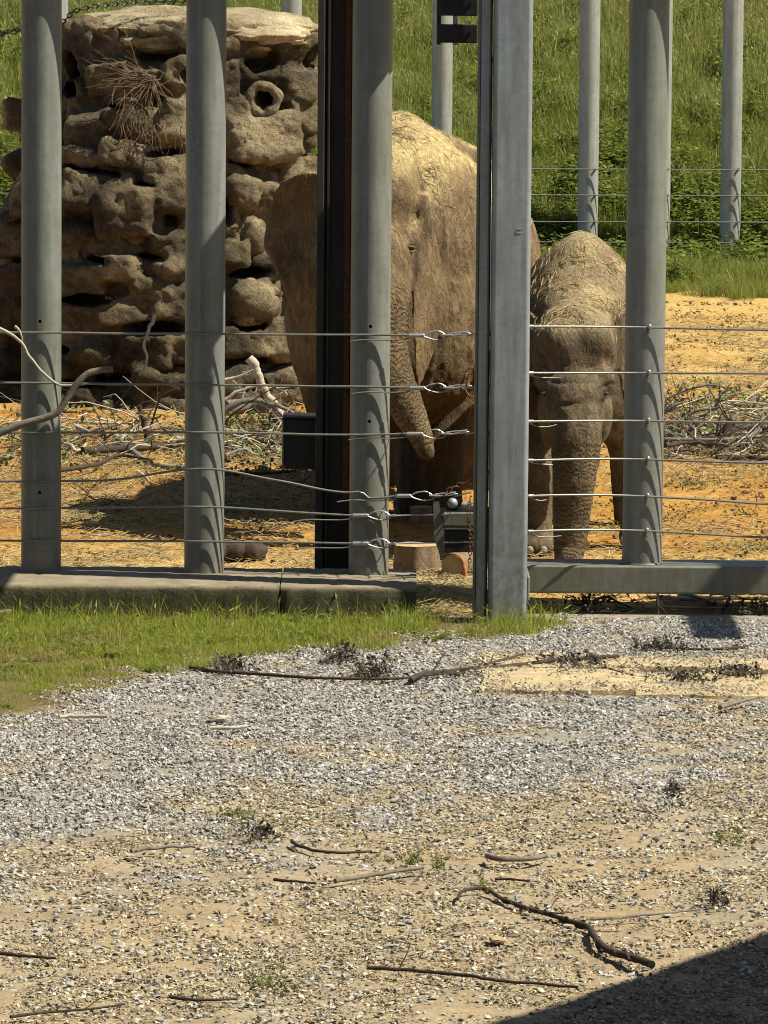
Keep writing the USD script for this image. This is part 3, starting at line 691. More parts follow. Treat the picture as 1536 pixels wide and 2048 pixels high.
class Solid:
    def __init__(self, lo, hi, h):
        self.lo, self.h = np.asarray(lo, float), h
        self.n = np.ceil((np.asarray(hi) - self.lo) / h).astype(int) + 1
        self.F = np.full(self.n, 1.0, np.float32)
    def block(self, lo, hi):
        a = np.clip(np.floor((lo - self.lo) / self.h).astype(int), 0, self.n); b = np.clip(np.ceil((hi - self.lo) / self.h).astype(int) + 1, 0, self.n)
        s = tuple(slice(i, j) for i, j in zip(a, b))
        ax = [(self.lo[k] + self.h * np.arange(a[k], b[k])).astype(np.float32) for k in range(3)]
        return s, np.meshgrid(*ax, indexing='ij')
    def blend(self, s, d, k, cut=False):
        f = self.F[s]
        if cut:
            d = -d
            hh = np.clip(.5 - .5 * (f - d) / k, 0, 1)
            self.F[s] = f * (1 - hh) + d * hh + k * hh * (1 - hh)
            return
        hh = np.clip(.5 + .5 * (f - d) / k, 0, 1)
        self.F[s] = f * (1 - hh) + d * hh - k * hh * (1 - hh)
    def ellipsoid(self, c, r, k=.06, yaw=0.0, roll=0.0, cut=False):
        c, r = np.asarray(c, float), np.asarray(r, float)
        m_ = r.max() + k + .12
        s, (X, Y, Z) = self.block(c - m_, c + m_)
        X, Y, Z = X - c[0], Y - c[1], Z - c[2]
        if yaw:
            X, Y = X * math.cos(yaw) + Y * math.sin(yaw), -X * math.sin(yaw) + Y * math.cos(yaw)
        if roll:
            X, Z = X * math.cos(roll) + Z * math.sin(roll), -X * math.sin(roll) + Z * math.cos(roll)
        k0 = np.sqrt((X / r[0]) ** 2 + (Y / r[1]) ** 2 + (Z / r[2]) ** 2)
        k1 = np.sqrt((X / r[0] ** 2) ** 2 + (Y / r[1] ** 2) ** 2 + (Z / r[2] ** 2) ** 2)
        self.blend(s, k0 * (k0 - 1) / np.maximum(k1, 1e-5), k, cut)
    def rbox(self, c, hf, rnd, k=.05, yaw=0.0, roll=0.0, pitch=0.0):
        """a block with rounded edges"""
        c, hf = np.asarray(c, float), np.asarray(hf, float)
        m_ = np.linalg.norm(hf) + k + .1
        s, (X, Y, Z) = self.block(c - m_, c + m_)
        R = Rotation.from_euler('zyx', [yaw, roll, pitch]).as_matrix()
        X, Y, Z = X - c[0], Y - c[1], Z - c[2]
        q = [np.abs(R[0, i] * X + R[1, i] * Y + R[2, i] * Z) - max(hf[i] - rnd, .005) for i in range(3)]
        d = np.sqrt(sum(np.maximum(a, 0) ** 2 for a in q)) + np.minimum(np.maximum(np.maximum(q[0], q[1]), q[2]), 0) - rnd
        self.blend(s, d.astype(np.float32), k)
    def limb(self, pts, rad, k=.05, cut=False):
        pts = np.asarray(pts, float); rad = np.asarray(rad, float)
        m_ = rad.max() + k + .1
        s, (X, Y, Z) = self.block(pts.min(0) - m_, pts.max(0) + m_)
        best = np.full(X.shape, 9.0, np.float32)
        for a, b, ra, rb in zip(pts[:-1], pts[1:], rad[:-1], rad[1:]):
            d = b - a
            t = np.clip(((X - a[0]) * d[0] + (Y - a[1]) * d[1] + (Z - a[2]) * d[2]) / (d @ d), 0, 1)
            q = np.sqrt((X - a[0] - t * d[0]) ** 2 + (Y - a[1] - t * d[1]) ** 2 + (Z - a[2] - t * d[2]) ** 2) - (ra + (rb - ra) * t)
            best = np.minimum(best, q)
        self.blend(s, best, k, cut)
    def sheet(self, outline, depth, thick=.022, k=.04, slope=0.7):
        """A thin ear: outline in (x, z), depth(x, z) gives y of its middle surface."""
        O = np.asarray(outline, float)
        ys = depth(O[:, 0], O[:, 1])
        lo = np.array([O[:, 0].min(), ys.min() - .15, O[:, 1].min()]) - .1; hi = np.array([O[:, 0].max(), ys.max() + .15, O[:, 1].max()]) + .1
        s, (X, Y, Z) = self.block(lo, hi)
        d2 = np.full(X[:, 0, :].shape, 9.0); inside = np.zeros(d2.shape, bool)
        x2, z2 = X[:, 0, :], Z[:, 0, :]
        for a, b in zip(O, np.roll(O, -1, 0)):
            e = b - a
            t = np.clip(((x2 - a[0]) * e[0] + (z2 - a[1]) * e[1]) / (e @ e + 1e-12), 0, 1)
            d2 = np.minimum(d2, np.hypot(x2 - a[0] - t * e[0], z2 - a[1] - t * e[1]))
            c1 = (a[1] > z2) != (b[1] > z2)
            with np.errstate(divide='ignore', invalid='ignore'):
                xi = (b[0] - a[0]) * (z2 - a[1]) / (b[1] - a[1]) + a[0]
            inside ^= c1 & (x2 < xi)
        sd = np.where(inside, -d2, d2)[:, None, :]
        dy = np.abs(Y - depth(X, Z)) / math.sqrt(1 + slope ** 2)
        q0, q1 = sd + thick, dy - thick
        d = np.minimum(np.maximum(q0, q1 + 0.0), 0) + np.hypot(np.maximum(q0, 0), np.maximum(q1 + thick * .7, 0)) - thick * .7
        self.blend(s, d.astype(np.float32), k)
    def mesh(self):
        V, Fc = surface_nets(self.F, self.lo, self.h)
        tm = trimesh.Trimesh(V, Fc, process=False)
        if tm.volume < 0:
            tm.invert()
        v0 = np.array(tm.vertices)
        trimesh.smoothing.filter_taubin(tm, lamb=.5, nu=.53, iterations=6)
        mv = np.array(tm.vertices) - v0
        ln = np.linalg.norm(mv, axis=1, keepdims=True)
        tm.vertices = v0 + mv * np.minimum(1, .7 * self.h / np.maximum(ln, 1e-9))      # thin edges must not run away
        comps = trimesh.graph.connected_components(tm.edges, nodes=np.arange(len(tm.vertices)))
        big = max(comps, key=len)
        if len(big) < len(tm.vertices):
            keep = np.zeros(len(tm.vertices), bool); keep[big] = True
            tm.update_faces(keep[tm.faces].all(1)); tm.remove_unreferenced_vertices()
        return tm

# ---------------------------------------------------------------- wire cables of the near fence
YW = Y_POST - R_POST - .012
def world_path(pts, Y):
    return np.array([at(x, y, Y=Y) for x, y in pts])

def cable(pts, Y, r=.0058, n=None, sag=.004):
    P = world_path(pts, Y)
    C = spline(P, n or 10 * len(P))
    C[:, 2] += (fbm(C * np.array([3, 1, 1]), 3, 7) - .5) * .006
    return tube(C, r, 7)

left_wires = [
    ([(-420, 663), (0, 665), (408, 668), (737, 670), (818, 671)], 818, 671, 'uppermost'),
    ([(-420, 763), (0, 766), (408, 770), (737, 774), (820, 776)], 820, 776, 'second highest'),
    ([(-420, 866), (0, 866), (408, 865), (700, 870), (815, 868)], 815, 868, 'third from the top'),
    ([(-420, 962), (0, 963), (200, 961), (408, 938), (560, 962), (700, 985), (722, 983), (735, 996), (792, 992)], 792, 992, 'kinked fourth'),
    ([(-420, 1015), (0, 1017), (408, 1014), (600, 1025), (706, 1031)], 706, 1031, 'fifth from the top'),
    ([(-420, 1078), (0, 1081), (408, 1083), (600, 1085), (706, 1087)], 706, 1087, 'lowest'),
]
for pts, ex, ey, which in left_wires:
    t = thing('fence_cable', f'{which} steel cable left of the gate post, with bright end fittings', 'cable', at(408, pts[2][1], Y=YW), 'steel cables strung along the left fence')
    part(t, 'wire', cable(pts, YW), 'cable', smooth=60)
    E = lambda dx, dy=0.0, Y=YW: at(ex + dx, ey + dy, Y=Y)
    part(t, 'ferrule', tube([E(-2), E(0), E(28), E(31)], [.006, .011, .011, .006], 10), 'bright_steel', smooth=50)
    loop = [E(30), E(42, -7), E(58, -9), E(72, -2), E(76, 3), E(70, 7), E(56, 9), E(42, 6), E(30, 1)]
    part(t, 'eye_loop', tube(spline(np.array(loop), 30), .0042, 6), 'bright_steel', smooth=60)
    part(t, 'tail', tube(spline(np.array([E(0, 6), E(-40, 9), E(-80, 8), E(-118, 12)]), 14), .0042, 6), 'cable', smooth=60)
    if ex > 780:
        part(t, 'turnbuckle', cat_mesh([tube([E(66, -1, YW - .004), E(86, 0, YW - .004), E(88, 0, YW - .004), E(104, -2, YW - .004)], [.005, .007, .004, .004], 8), tube([E(78, -4), E(120, -8)], .0035, 6), tube([E(78, 2), E(120, -3)], .0035, 6)]), 'bright_steel', smooth=60)
        part(t, 'hook', tube(spline(np.array([E(100, -3), E(118, -6), E(124, -2), E(116, 1), E(136, -4, 25.9), E(150, -6, 25.72)]), 26), .0038, 6), 'bright_steel', smooth=60)
    else:
        part(t, 'turnbuckle', tube([E(66, 1, YW - .004), E(84, 0, YW - .004), E(86, 0, YW - .004), E(140, -1, YW + .02), E(255, -3, 25.75)], [.004, .008, .0035, .0035, .0035], 8), 'bright_steel', smooth=60)

YR = 25.95 - R_POST - .012
right_wires = [
    ([(1060, 653), (1299, 655), (1540, 660), (2000, 664)], 650, 'topmost'), ([(1060, 746), (1298, 746), (1540, 747), (2000, 750)], 741, 'second highest'),
    ([(1060, 843), (1297, 842), (1540, 845), (2000, 848)], 838, 'third from the top'), ([(1060, 921), (1296, 919), (1540, 926), (2000, 930)], 914, 'third from the bottom'),
    ([(1060, 992), (1295, 993), (1420, 1000), (1540, 1008), (2000, 1012)], 987, 'second lowest'), ([(1060, 1063), (1294, 1062), (1420, 1069), (1540, 1075), (2000, 1078)], 1057, 'lowest'),
]
for k, (pts, cy, which) in enumerate(right_wires):
    t = thing('gate_cable', f'{which} steel cable on the gate, crossing the round upright', 'cable', at(1284, pts[1][1], Y=YR), 'steel cables strung across the gate')
    P = world_path(pts, YR)
    P[0] = at(pts[0][0] - 4, pts[0][1], Y=25.57)
    part(t, 'wire', tube(spline(P, 40), .0058, 7), 'cable', smooth=60)
    cpx = pts[1][0]
    q = at(cpx, pts[1][1], Y=YR)
    part(t, 'clip', cat_mesh([trimesh.creation.icosphere(2, .010).apply_transform(np.diag([1, 1, 1.25, 1])).apply_translation(q + [0, -.010, .006]), cyl(q + [0, -.012, -.018], q + [0, .014, -.018], .006, 8), cyl(q + [0, -.008, 0], q + [0, .018, 0], .0085, 10)]), 'bright_steel', smooth=60)
    part(t, 'end_fitting', cat_mesh([cyl(at(1056, pts[0][1], Y=25.57), at(1066, pts[0][1], Y=25.58), .010, 10), tube(spline(np.array([at(1062, pts[0][1] + 5, Y=25.60), at(1085, pts[0][1] + 7 + 2 * (k % 3), Y=25.63), at(1096 + 9 * (k * 7 % 4), pts[0][1] + 6 + 3 * (k % 2), Y=25.66)]), 10), .0032, 6)]), 'cable', smooth=60)
    # strand that trails down the side of the upright
# ---------------------------------------------------------------- far fence on the meadow's edge
YFAR = 52.6
far = [(-25, 'far round post at the edge of the meadow, outside the view'), (119, 'far pale post showing past the left edge of the rock top'), (584, 'far post whose tip of light shows over the right of the rock top'), (885, 'far galvanised post rising behind the big elephant between two near posts'),
       (1178, 'far galvanised post rising straight behind the back of the small elephant'), (1322, 'far post almost hidden behind the round gate upright'), (1463, 'far galvanised post in the grass right of the round gate upright'), (1606, 'far round post beyond the rightmost visible one, outside the view')]
for px, label in far:
    b = at(px - 4, 532, Y=YFAR)
    x, z0 = b[0], float(terrain(b[0], YFAR)) - .05
    t = thing('far_fence_post', label, 'post', (x, YFAR, z0), 'round posts along the far side of the paddock')
    part(t, 'steel_tube', cyl((x, YFAR, z0), (x, YFAR, 4.4), .104, 32), 'galv_far', smooth=40)
    for wy in (338, 390, 443, 484, 520):
        p = at(px, wy, Y=YFAR)
        part(t, 'eyelet', cyl((x + .07, YFAR - .11, p[2]), (x + .07, YFAR - .03, p[2]), .012, 8), 'dark_steel')
for wy, which in ((338, 'highest'), (390, 'second highest'), (443, 'middle'), (484, 'second lowest'), (520, 'lowest')):
    P = np.array([at(-300, wy - 4, Y=YFAR - .125), at(768, wy - 1, Y=YFAR - .125), at(1900, wy + 3, Y=YFAR - .125)])
    solo('far_fence_cable', tube(spline(P, 30), .0065, 6), 'cable', f'{which} thin cable strung along the far posts', 'cable', 'cables of the far fence', smooth=60, origin=P[1])
# shelter behind the viewer, whose roof shades the corner of the yard
sx = 1.0 / math.tan(SUN_EL)
H = 3.62
off = np.array([SUN[0], SUN[1]]) / np.linalg.norm(SUN[:2]) * (H / math.tan(SUN_EL))
e0, e1 = ground_at(1028, 2048)[:2] + off, ground_at(1536, 1880)[:2] + off
d = (e1 - e0) / np.linalg.norm(e1 - e0); nrm = np.array([d[1], -d[0]])
A, B = e0 - d * 15.0, e1 + d * 3.0
quad = [A, B, B + nrm * 11, A + nrm * 11]
t = thing('viewing_shelter', 'flat-roofed viewing shelter beside the yard, outside the view', 'shelter', (*((A + B) / 2 + nrm * 5), 0))
part(t, 'roof', hull([(q[0], q[1], z) for q in quad for z in (H, H + .12)]), 'roof')
for q in (A + d * .3 + nrm * .4, B - d * .3 + nrm * 1.2, B - d * .3 + nrm * 10.6, A + d * .3 + nrm * 10.6):
    part(t, 'post', cyl((*q, -.1), (*q, H - .001), .06, 12), 'galv_far')
# ---------------------------------------------------------------- stack of rockwork
TC = np.array([at(318, 400, Y=38.0)[0], 38.05])           # centre of the stack
TZ0, TZ1 = float(terrain(0, 37)), 2.72
def tower_radius(z):
    """half width across, half depth, and sideways shift of the core at height z"""
    t = np.clip((np.asarray(z, float) - TZ0) / (TZ1 - TZ0), 0, 1)
    a = np.interp(t, [0, .25, .5, .75, .92, 1], [1.30, 1.26, 1.16, 1.03, .93, .80])
    c = np.interp(t, [0, .5, 1], [-.06, -.02, .22])
    return a, a * .82, c

def tower_hit(px, py):
    d = ray(px, py)
    for Y in np.arange(36.4, 38.6, .01):
        p = EYE + d * (Y / d[1])
        a, b, c = tower_radius(p[2])
        if ((p[0] - TC[0] - c) / a) ** 2 + ((p[1] - TC[1]) / b) ** 2 <= 1:
            return p
    return EYE + d * (TC[1] / d[1])

ICO = trimesh.creation.icosphere(4); ICOV = np.array(ICO.vertices); ICOF = np.array(ICO.faces)
def boulder_mesh(rx, ry, rz, seed, cuts=9, amp=.26, power=3.2):
    rng = np.random.default_rng(seed)
    d = ICOV
    r = (np.abs(d) ** power).sum(1) ** (-1 / power)
    v = d * r[:, None]
    v *= (1 + amp * 2 * (fbm(d * 1.5 + seed, 3, seed) - .5))[:, None]
    for _ in range(cuts):
        n = rng.normal(size=3); n /= np.linalg.norm(n)
        over = np.clip(v @ n - rng.uniform(.62, .9), 0, None)
        v = v - over[:, None] * n * .85
    v *= (1 + .34 * (fbm(d * 3.2 + seed, 5, seed + 1) - .5) + .10 * (fbm(d * 13, 3, seed + 2) - .5))[:, None]
    return v * np.array([rx, ry, rz])

def turn(v, ang, tilt=0.0):
    R = Rotation.from_euler('zy', [ang, 0]).as_matrix() @ Rotation.from_euler('y', tilt).as_matrix()
    return v @ R.T

tower = thing('rock_stack', 'tall stack of brown boulders and rockwork with a pale flat capstone', 'rock stack', (TC[0], TC[1], TZ0))
def place_boulder(px, py, w, h, matl, seed, proud=.45, depth=None, cuts=9, tilt=0.0, amp=.26, power=3.2, hole=None):
    p = tower_hit(px, py)
    s = p[1] / F
    rx, rz = w * s * .55, h * s * .55
    ry = depth or max(.13, .65 * (rx + rz) / 2 + .05)
    a, b, c = tower_radius(p[2])
    nx, ny = (p[0] - TC[0] - c) / a ** 2, (p[1] - TC[1]) / b ** 2
    ang = math.atan2(nx, -ny)                       # 0 when facing the camera
    v = boulder_mesh(rx, ry, rz, seed, cuts, amp, power)
    v = turn(v, ang * .7, tilt)
    nn = np.array([math.sin(ang), -math.cos(ang), 0])
    c_ = p - nn * ry * (1 - 2 * proud * .5 - .25)
    m_ = (v + c_, ICOF)
    if hole:
        hx, hy, hr = hole
        hp = at(hx, hy, Y=p[1] - ry - .2)
        m_ = man(trimesh.Trimesh(*m_, process=True))
        r_ = hr * p[1] / F
        m_ = m_ - man(cyl(hp, hp + np.array([0, ry + .35, 0]), r_, 28))
        part(tower, 'socket', cyl(hp + np.array([0, ry + .349, 0]), hp + np.array([0, ry + .36, 0]), r_ * 1.02, 24), 'hole_black')
    part(tower, 'boulder', m_, matl, smooth=45)

BL = [  # pixel centre, size, material, how proud
    (172, 100, 95, 120, 'rock_grey', .5), (228, 78, 100, 60, 'rock_grey', .55), (318, 66, 100, 34, 'rock_red', .6), (420, 80, 120, 60, 'rock_brown', .5),
    (148, 190, 62, 80, 'rock_grey', .4), (215, 150, 90, 70, 'rock_brown', .35), (352, 150, 62, 62, 'rock_brown', .45), (290, 150, 60, 40, 'rock_mortar', .1),
    (168, 245, 92, 58, 'rock_red', .55), (262, 235, 110, 80, 'rock_brown', .45), (345, 215, 50, 50, 'rock_grey', .5), (350, 270, 55, 60, 'rock_brown', .45),
    (168, 308, 86, 44, 'rock_tan', .55), (250, 318, 110, 50, 'rock_brown', .4), (335, 330, 80, 60, 'rock_brown', .3),
    (188, 392, 150, 96, 'rock_brown', .5), (262, 425, 116, 112, 'rock_tan', .95), (346, 412, 66, 66, 'rock_grey', .75), (335, 362, 80, 40, 'rock_brown', .4),
    (140, 470, 120, 60, 'rock_brown', .4), (335, 480, 84, 50, 'rock_brown', .55), (228, 500, 100, 40, 'rock_brown', .4),
    (240, 540, 90, 56, 'rock_tan', .9), (150, 560, 130, 66, 'rock_brown', .5), (342, 535, 76, 60, 'rock_tan', .75), (300, 580, 80, 36, 'rock_brown', .5),
    (120, 640, 150, 84, 'rock_brown', .45), (250, 632, 130, 66, 'rock_brown', .5), (350, 615, 90, 70, 'rock_brown', .55), (180, 708, 130, 66, 'rock_brown', .45),
    (300, 695, 110, 70, 'rock_brown', .45), (390, 690, 110, 80, 'rock_brown', .5), (95, 735, 100, 90, 'rock_brown', .5), (320, 765, 130, 72, 'rock_brown', .5),
    (130, 800, 130, 70, 'rock_brown', .5), (420, 780, 110, 90, 'rock_brown', .5), (255, 815, 110, 50, 'rock_brown', .6), (345, 820, 90, 50, 'rock_tan', .7),
    (30, 238, 50, 66, 'rock_brown', .6), (32, 330, 60, 70, 'rock_brown', .6), (60, 400, 100, 100, 'rock_brown', .5), (30, 475, 110, 90, 'rock_brown', .5), (50, 560, 120, 80, 'rock_brown', .45),
    (10, 640, 120, 90, 'rock_brown', .5), (0, 730, 120, 90, 'rock_brown', .5), (30, 800, 130, 80, 'rock_brown', .5), (110, 330, 60, 60, 'rock_brown', .4), (95, 270, 60, 60, 'rock_brown', .4),
    (480, 90, 70, 90, 'rock_grey', .45), (545, 75, 150, 60, 'rock_cap', .5), (610, 100, 70, 80, 'rock_red', .35), (520, 128, 96, 72, 'rock_mortar', .28), (465, 165, 40, 90, 'rock_tan', .5),
    (600, 165, 90, 40, 'rock_grey', .5), (603, 193, 80, 48, 'rock_grey', .8), (602, 240, 84, 58, 'rock_grey', .6), (482, 228, 70, 56, 'rock_grey', .5), (470, 280, 50, 60, 'rock_tan', .4),
    (532, 290, 146, 92, 'rock_brown', 1.0), (612, 285, 60, 50, 'rock_grey', .55), (600, 345, 110, 66, 'rock_tan', .6), (476, 385, 64, 60, 'rock_grey', .95), (470, 325, 50, 50, 'rock_brown', .5),
    (538, 395, 70, 100, 'rock_tan', .55), (510, 470, 60, 90, 'rock_tan', .5), (460, 455, 44, 60, 'rock_brown', .4), (600, 430, 90, 110, 'rock_brown', .4), (470, 520, 56, 54, 'rock_grey', .6), (535, 530, 60, 50, 'rock_mortar', .4),
    (510, 605, 122, 94, 'rock_tan', .95), (600, 560, 80, 120, 'rock_brown', .4), (478, 680, 90, 66, 'rock_brown', .6), (548, 690, 104, 86, 'rock_tan', .8), (610, 680, 80, 120, 'rock_brown', .5),
    (480, 750, 90, 60, 'rock_brown', .5), (570, 780, 100, 110, 'rock_tan', .7), (630, 800, 80, 120, 'rock_brown', .5), (480, 815, 110, 60, 'rock_brown', .5),
]
# the fused mass: core, every bulge blended into it, and the eroded pockets cut out of it
RS = Solid((TC[0] - 1.62, TC[1] - 1.36, TZ0 - .12), (TC[0] + 1.62, TC[1] + 1.3, 2.98), .021)
_ax = [(RS.lo[k] + RS.h * np.arange(RS.n[k])).astype(np.float32) for k in range(3)]
gX, gY, gZ = np.meshgrid(*_ax, indexing='ij')
a_, b_, c_ = tower_radius(_ax[2])
qq = np.sqrt(((gX - TC[0] - c_) / (a_ - .03)) ** 2 + ((gY - TC[1]) / (b_ - .03)) ** 2)
RS.F = np.maximum((qq - 1) * .95, np.maximum(gZ - TZ1, TZ0 - .1 - gZ)).astype(np.float32)
del gX, gY, gZ, qq
def on_stack(px, py):
    p = tower_hit(px, py)
    a, b, c = tower_radius(p[2])
    return p, math.atan2((p[0] - TC[0] - c) / a ** 2, -(p[1] - TC[1]) / b ** 2)
rr = np.random.default_rng(62)
for k, (px, py, w, h, ml, pr) in enumerate(BL):
    p, ang = on_stack(px, py)
    sc = p[1] / F
    ry = .10 + .16 * pr + .2 * min(w, h) * sc
    nn = np.array([math.sin(ang), -math.cos(ang), 0])
    if k % 5 == 4:
        RS.ellipsoid(p - nn * ry * (.62 - .25 * pr), (w * sc * .55, ry, h * sc * .55), .05, yaw=ang * .7, roll=rr.normal(0, .18))
    else:
        hf = (w * sc * .50, ry * .9, h * sc * .48)
        RS.rbox(p - nn * ry * (.62 - .28 * pr), hf, min(hf) * rr.uniform(.18, .5), rr.uniform(.025, .05), yaw=ang * .7 + rr.normal(0, .22), roll=rr.normal(0, .13), pitch=rr.normal(0, .22))
RS.ellipsoid((TC[0] + .26, TC[1], 2.66), (.93, .76, .21), .08)
RS.ellipsoid((TC[0] - .10, TC[1] + .1, 2.55), (.80, .72, .25), .08)
for px, py, w, h, dep in ((520, 118, 84, 50, .20), (612, 112, 36, 50, .22), (318, 98, 92, 52, .16), (395, 150, 60, 50, .18), (300, 198, 50, 26, .12), (190, 340, 120, 12, .16), (330, 305, 80, 14, .14), (205, 520, 60, 14, .16),
                          (300, 515, 60, 18, .18), (455, 420, 24, 60, .16), (500, 545, 90, 20, .2), (160, 600, 130, 14, .16), (310, 655, 110, 14, .16), (90, 690, 130, 14, .16), (232, 755, 70, 20, .14), (500, 650, 60, 16, .16), (510, 720, 70, 18, .16), (340, 440, 34, 26, .14), (570, 235, 20, 60, .12),
                          (230, 215, 60, 16, .12), (60, 440, 80, 12, .12), (40, 520, 90, 12, .12), (390, 730, 90, 16, .16), (170, 770, 100, 14, .14), (150, 130, 36, 60, .14), (480, 330, 60, 14, .14), (590, 400, 30, 60, .14), (545, 455, 20, 50, .12), (290, 370, 50, 12, .14)):
    p, ang = on_stack(px, py)
    sc = p[1] / F
    nn = np.array([math.sin(ang), -math.cos(ang), 0])
    RS.ellipsoid(p + nn * .02, (w * sc * .54, dep + .09, h * sc * .56), .02, yaw=ang * .7, roll=rr.normal(0, .12), cut=True)
for hx, hy, hr in ((528, 198, 25), (203, 757, 14), (142, 178, 15)):
    p, ang = on_stack(hx, hy)
    RS.ellipsoid(p + np.array([0, -.1, 0]), (hr * p[1] / F, .45, hr * p[1] / F), .010, cut=True)
rk = RS.mesh()
v = np.array(rk.vertices); nv = np.array(rk.vertex_normals)
big = fbm(v * 3.0, 4, 63) - .5
rid = 1 - np.abs(fbm(v * 5.5, 4, 64) - .5) * 2
fine = fbm(v * 17, 4, 65) - .5
v = v + nv * (big * .10 + (rid ** 4 - .6) * -.025 + fine * .03)[:, None]
# paler and darker stones; sunlit patches, shaded pockets and lower left painted in
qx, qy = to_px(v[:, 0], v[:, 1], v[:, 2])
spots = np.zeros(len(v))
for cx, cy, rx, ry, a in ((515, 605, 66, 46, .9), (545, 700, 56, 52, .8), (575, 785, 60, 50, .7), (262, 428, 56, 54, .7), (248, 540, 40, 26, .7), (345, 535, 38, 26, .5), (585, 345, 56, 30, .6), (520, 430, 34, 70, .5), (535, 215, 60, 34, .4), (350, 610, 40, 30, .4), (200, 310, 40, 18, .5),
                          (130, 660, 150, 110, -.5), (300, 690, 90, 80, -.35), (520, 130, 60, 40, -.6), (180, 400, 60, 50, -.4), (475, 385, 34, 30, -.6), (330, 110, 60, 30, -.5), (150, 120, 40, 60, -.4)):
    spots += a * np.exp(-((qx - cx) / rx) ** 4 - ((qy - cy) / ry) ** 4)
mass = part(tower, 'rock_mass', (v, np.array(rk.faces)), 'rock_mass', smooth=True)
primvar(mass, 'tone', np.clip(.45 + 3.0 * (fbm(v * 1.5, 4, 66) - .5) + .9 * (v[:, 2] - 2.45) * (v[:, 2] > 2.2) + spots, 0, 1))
for k, (px, py, w, h, ml, pr) in enumerate(BL):
    if pr >= .9:
        place_boulder(px, py, w * .94, h * .94, ml, 100 + k, proud=pr * .62)
p, ang = on_stack(528, 198)
na, nb_ = 48, 12
A1, A2 = np.meshgrid(np.linspace(0, 2 * math.pi, na, endpoint=False), np.linspace(0, 2 * math.pi, nb_, endpoint=False), indexing='ij')
wob = 1 + .05 * np.sin(A1 * 3 + 1) + .03 * np.sin(A1 * 7)
tr = .036 * (1 + .12 * np.sin(A1 * 5) + .25 * (fbm(np.stack([np.cos(A1) * 2, np.sin(A1) * 2, np.cos(A2)], -1), 3, 67) - .5))
RV = np.stack([p[0] + (.098 * wob + tr * np.cos(A2)) * np.cos(A1), p[1] - .09 + tr * np.sin(A2), p[2] + (.098 * wob + tr * np.cos(A2)) * np.sin(A1)], -1).reshape(-1, 3)
i_, j_ = np.meshgrid(np.arange(na), np.arange(nb_), indexing='ij')
q00 = i_ * nb_ + j_; q01 = i_ * nb_ + (j_ + 1) % nb_; q10 = ((i_ + 1) % na) * nb_ + j_; q11 = ((i_ + 1) % na) * nb_ + (j_ + 1) % nb_
rim = trimesh.Trimesh(RV, np.vstack([np.stack([q00, q10, q11], -1).reshape(-1, 3), np.stack([q00, q11, q01], -1).reshape(-1, 3)]), process=False)
if rim.volume < 0: rim.invert()
part(tower, 'drill_hole_rim', rim, 'rock_mass_rim', smooth=True)
# the sides and the back, which the photograph shows only at the edge
rng = np.random.default_rng(5)
for k in range(14):
    ang = rng.uniform(.15, math.pi - .15); z = rng.uniform(TZ0 + .1, TZ1 - .2)
    a, b, c = tower_radius(z)
    r = rng.uniform(.16, .34)
    v = boulder_mesh(r * rng.uniform(.9, 1.4), r, r * rng.uniform(.6, .9), 400 + k)
    v = turn(v, rng.uniform(0, 6.28))
    part(tower, 'boulder', (v + [TC[0] + c + (a - .1) * math.cos(ang), TC[1] + (b - .1) * math.sin(ang), z], ICOF), ['rock_brown', 'rock_grey', 'rock_tan'][k % 3], smooth=45)
# capstone
c3 = trimesh.creation.icosphere(5); d = np.array(c3.vertices)
r = (np.abs(d) ** 2.7).sum(1) ** (-1 / 2.7)
v = d * r[:, None] * np.array([.87, .74, .19])
v += d * ((fbm(d * 2.0, 4, 71) - .5) * .24 + (fbm(d * 7, 5, 72) - .5) * .05)[:, None] * np.array([1, 1, .5])
capc = at(398, 42, Y=38.0)
part(tower, 'capstone', (v + [capc[0], 38.05, capc[2] - .09], np.array(c3.faces)), 'rock_cap', smooth=50)

# dry root clump hanging from a ledge of the stack
rng = np.random.default_rng(9)
ms = []
base = tower_hit(295, 160) + [0, -.10, 0]
for k in range(120):
    o = base + rng.normal(size=3) * [.055, .02, .03]
    ang = rng.choice([rng.normal(math.pi * 1.12, .4), rng.normal(-math.pi * .45, .6), rng.normal(math.pi * .85, .3)])
    L = rng.uniform(.10, .46)
    dvec = np.array([math.cos(ang), -rng.uniform(.05, .5), math.sin(ang)])
    P = [o]
    for s in range(4):
        dvec = dvec + rng.normal(size=3) * .22 + [0, 0, -.13]
        P.append(P[-1] + dvec / np.linalg.norm(dvec) * L / 4)
    ms.append(tube(np.array(P), np.linspace(.0032, .0011, 5), 4))
base = tower_hit(310, 250) + [0, -.10, 0]
for k in range(60):
    o = base + rng.normal(size=3) * [.12, .03, .03]
    P = [o]; dvec = np.array([rng.normal(0, .35), -.15, -1.0]); L = rng.uniform(.08, .24)
    for s in range(4):
        dvec = dvec + rng.normal(size=3) * .25
        P.append(P[-1] + dvec / np.linalg.norm(dvec) * L / 4)
    ms.append(tube(np.array(P), np.linspace(.003, .001, 5), 4))
solo('dry_root_clump', cat_mesh(ms), 'root', 'clump of dry brown roots and grass hanging from a ledge of the rock stack', 'dry plant', smooth=60, origin=base)
# chain draped over the top of the stack
chain('chain', [(-60, 75), (0, 66), (45, 58), (124, 44), (150, 22), (230, 8), (300, 2), (372, 1), (450, -8)], [37.6, 37.5, 37.3, 37.25, 37.2, 37.3, 37.4, 37.4, 37.5], .024, 'black_steel', 'dark chain draped across the top of the rock stack')
chain('chain', [(-60, 80), (0, 68), (40, 62)], 38.4, .026, 'black_steel', 'dark chain stretched in the air beside the rock stack, left of the fence post')
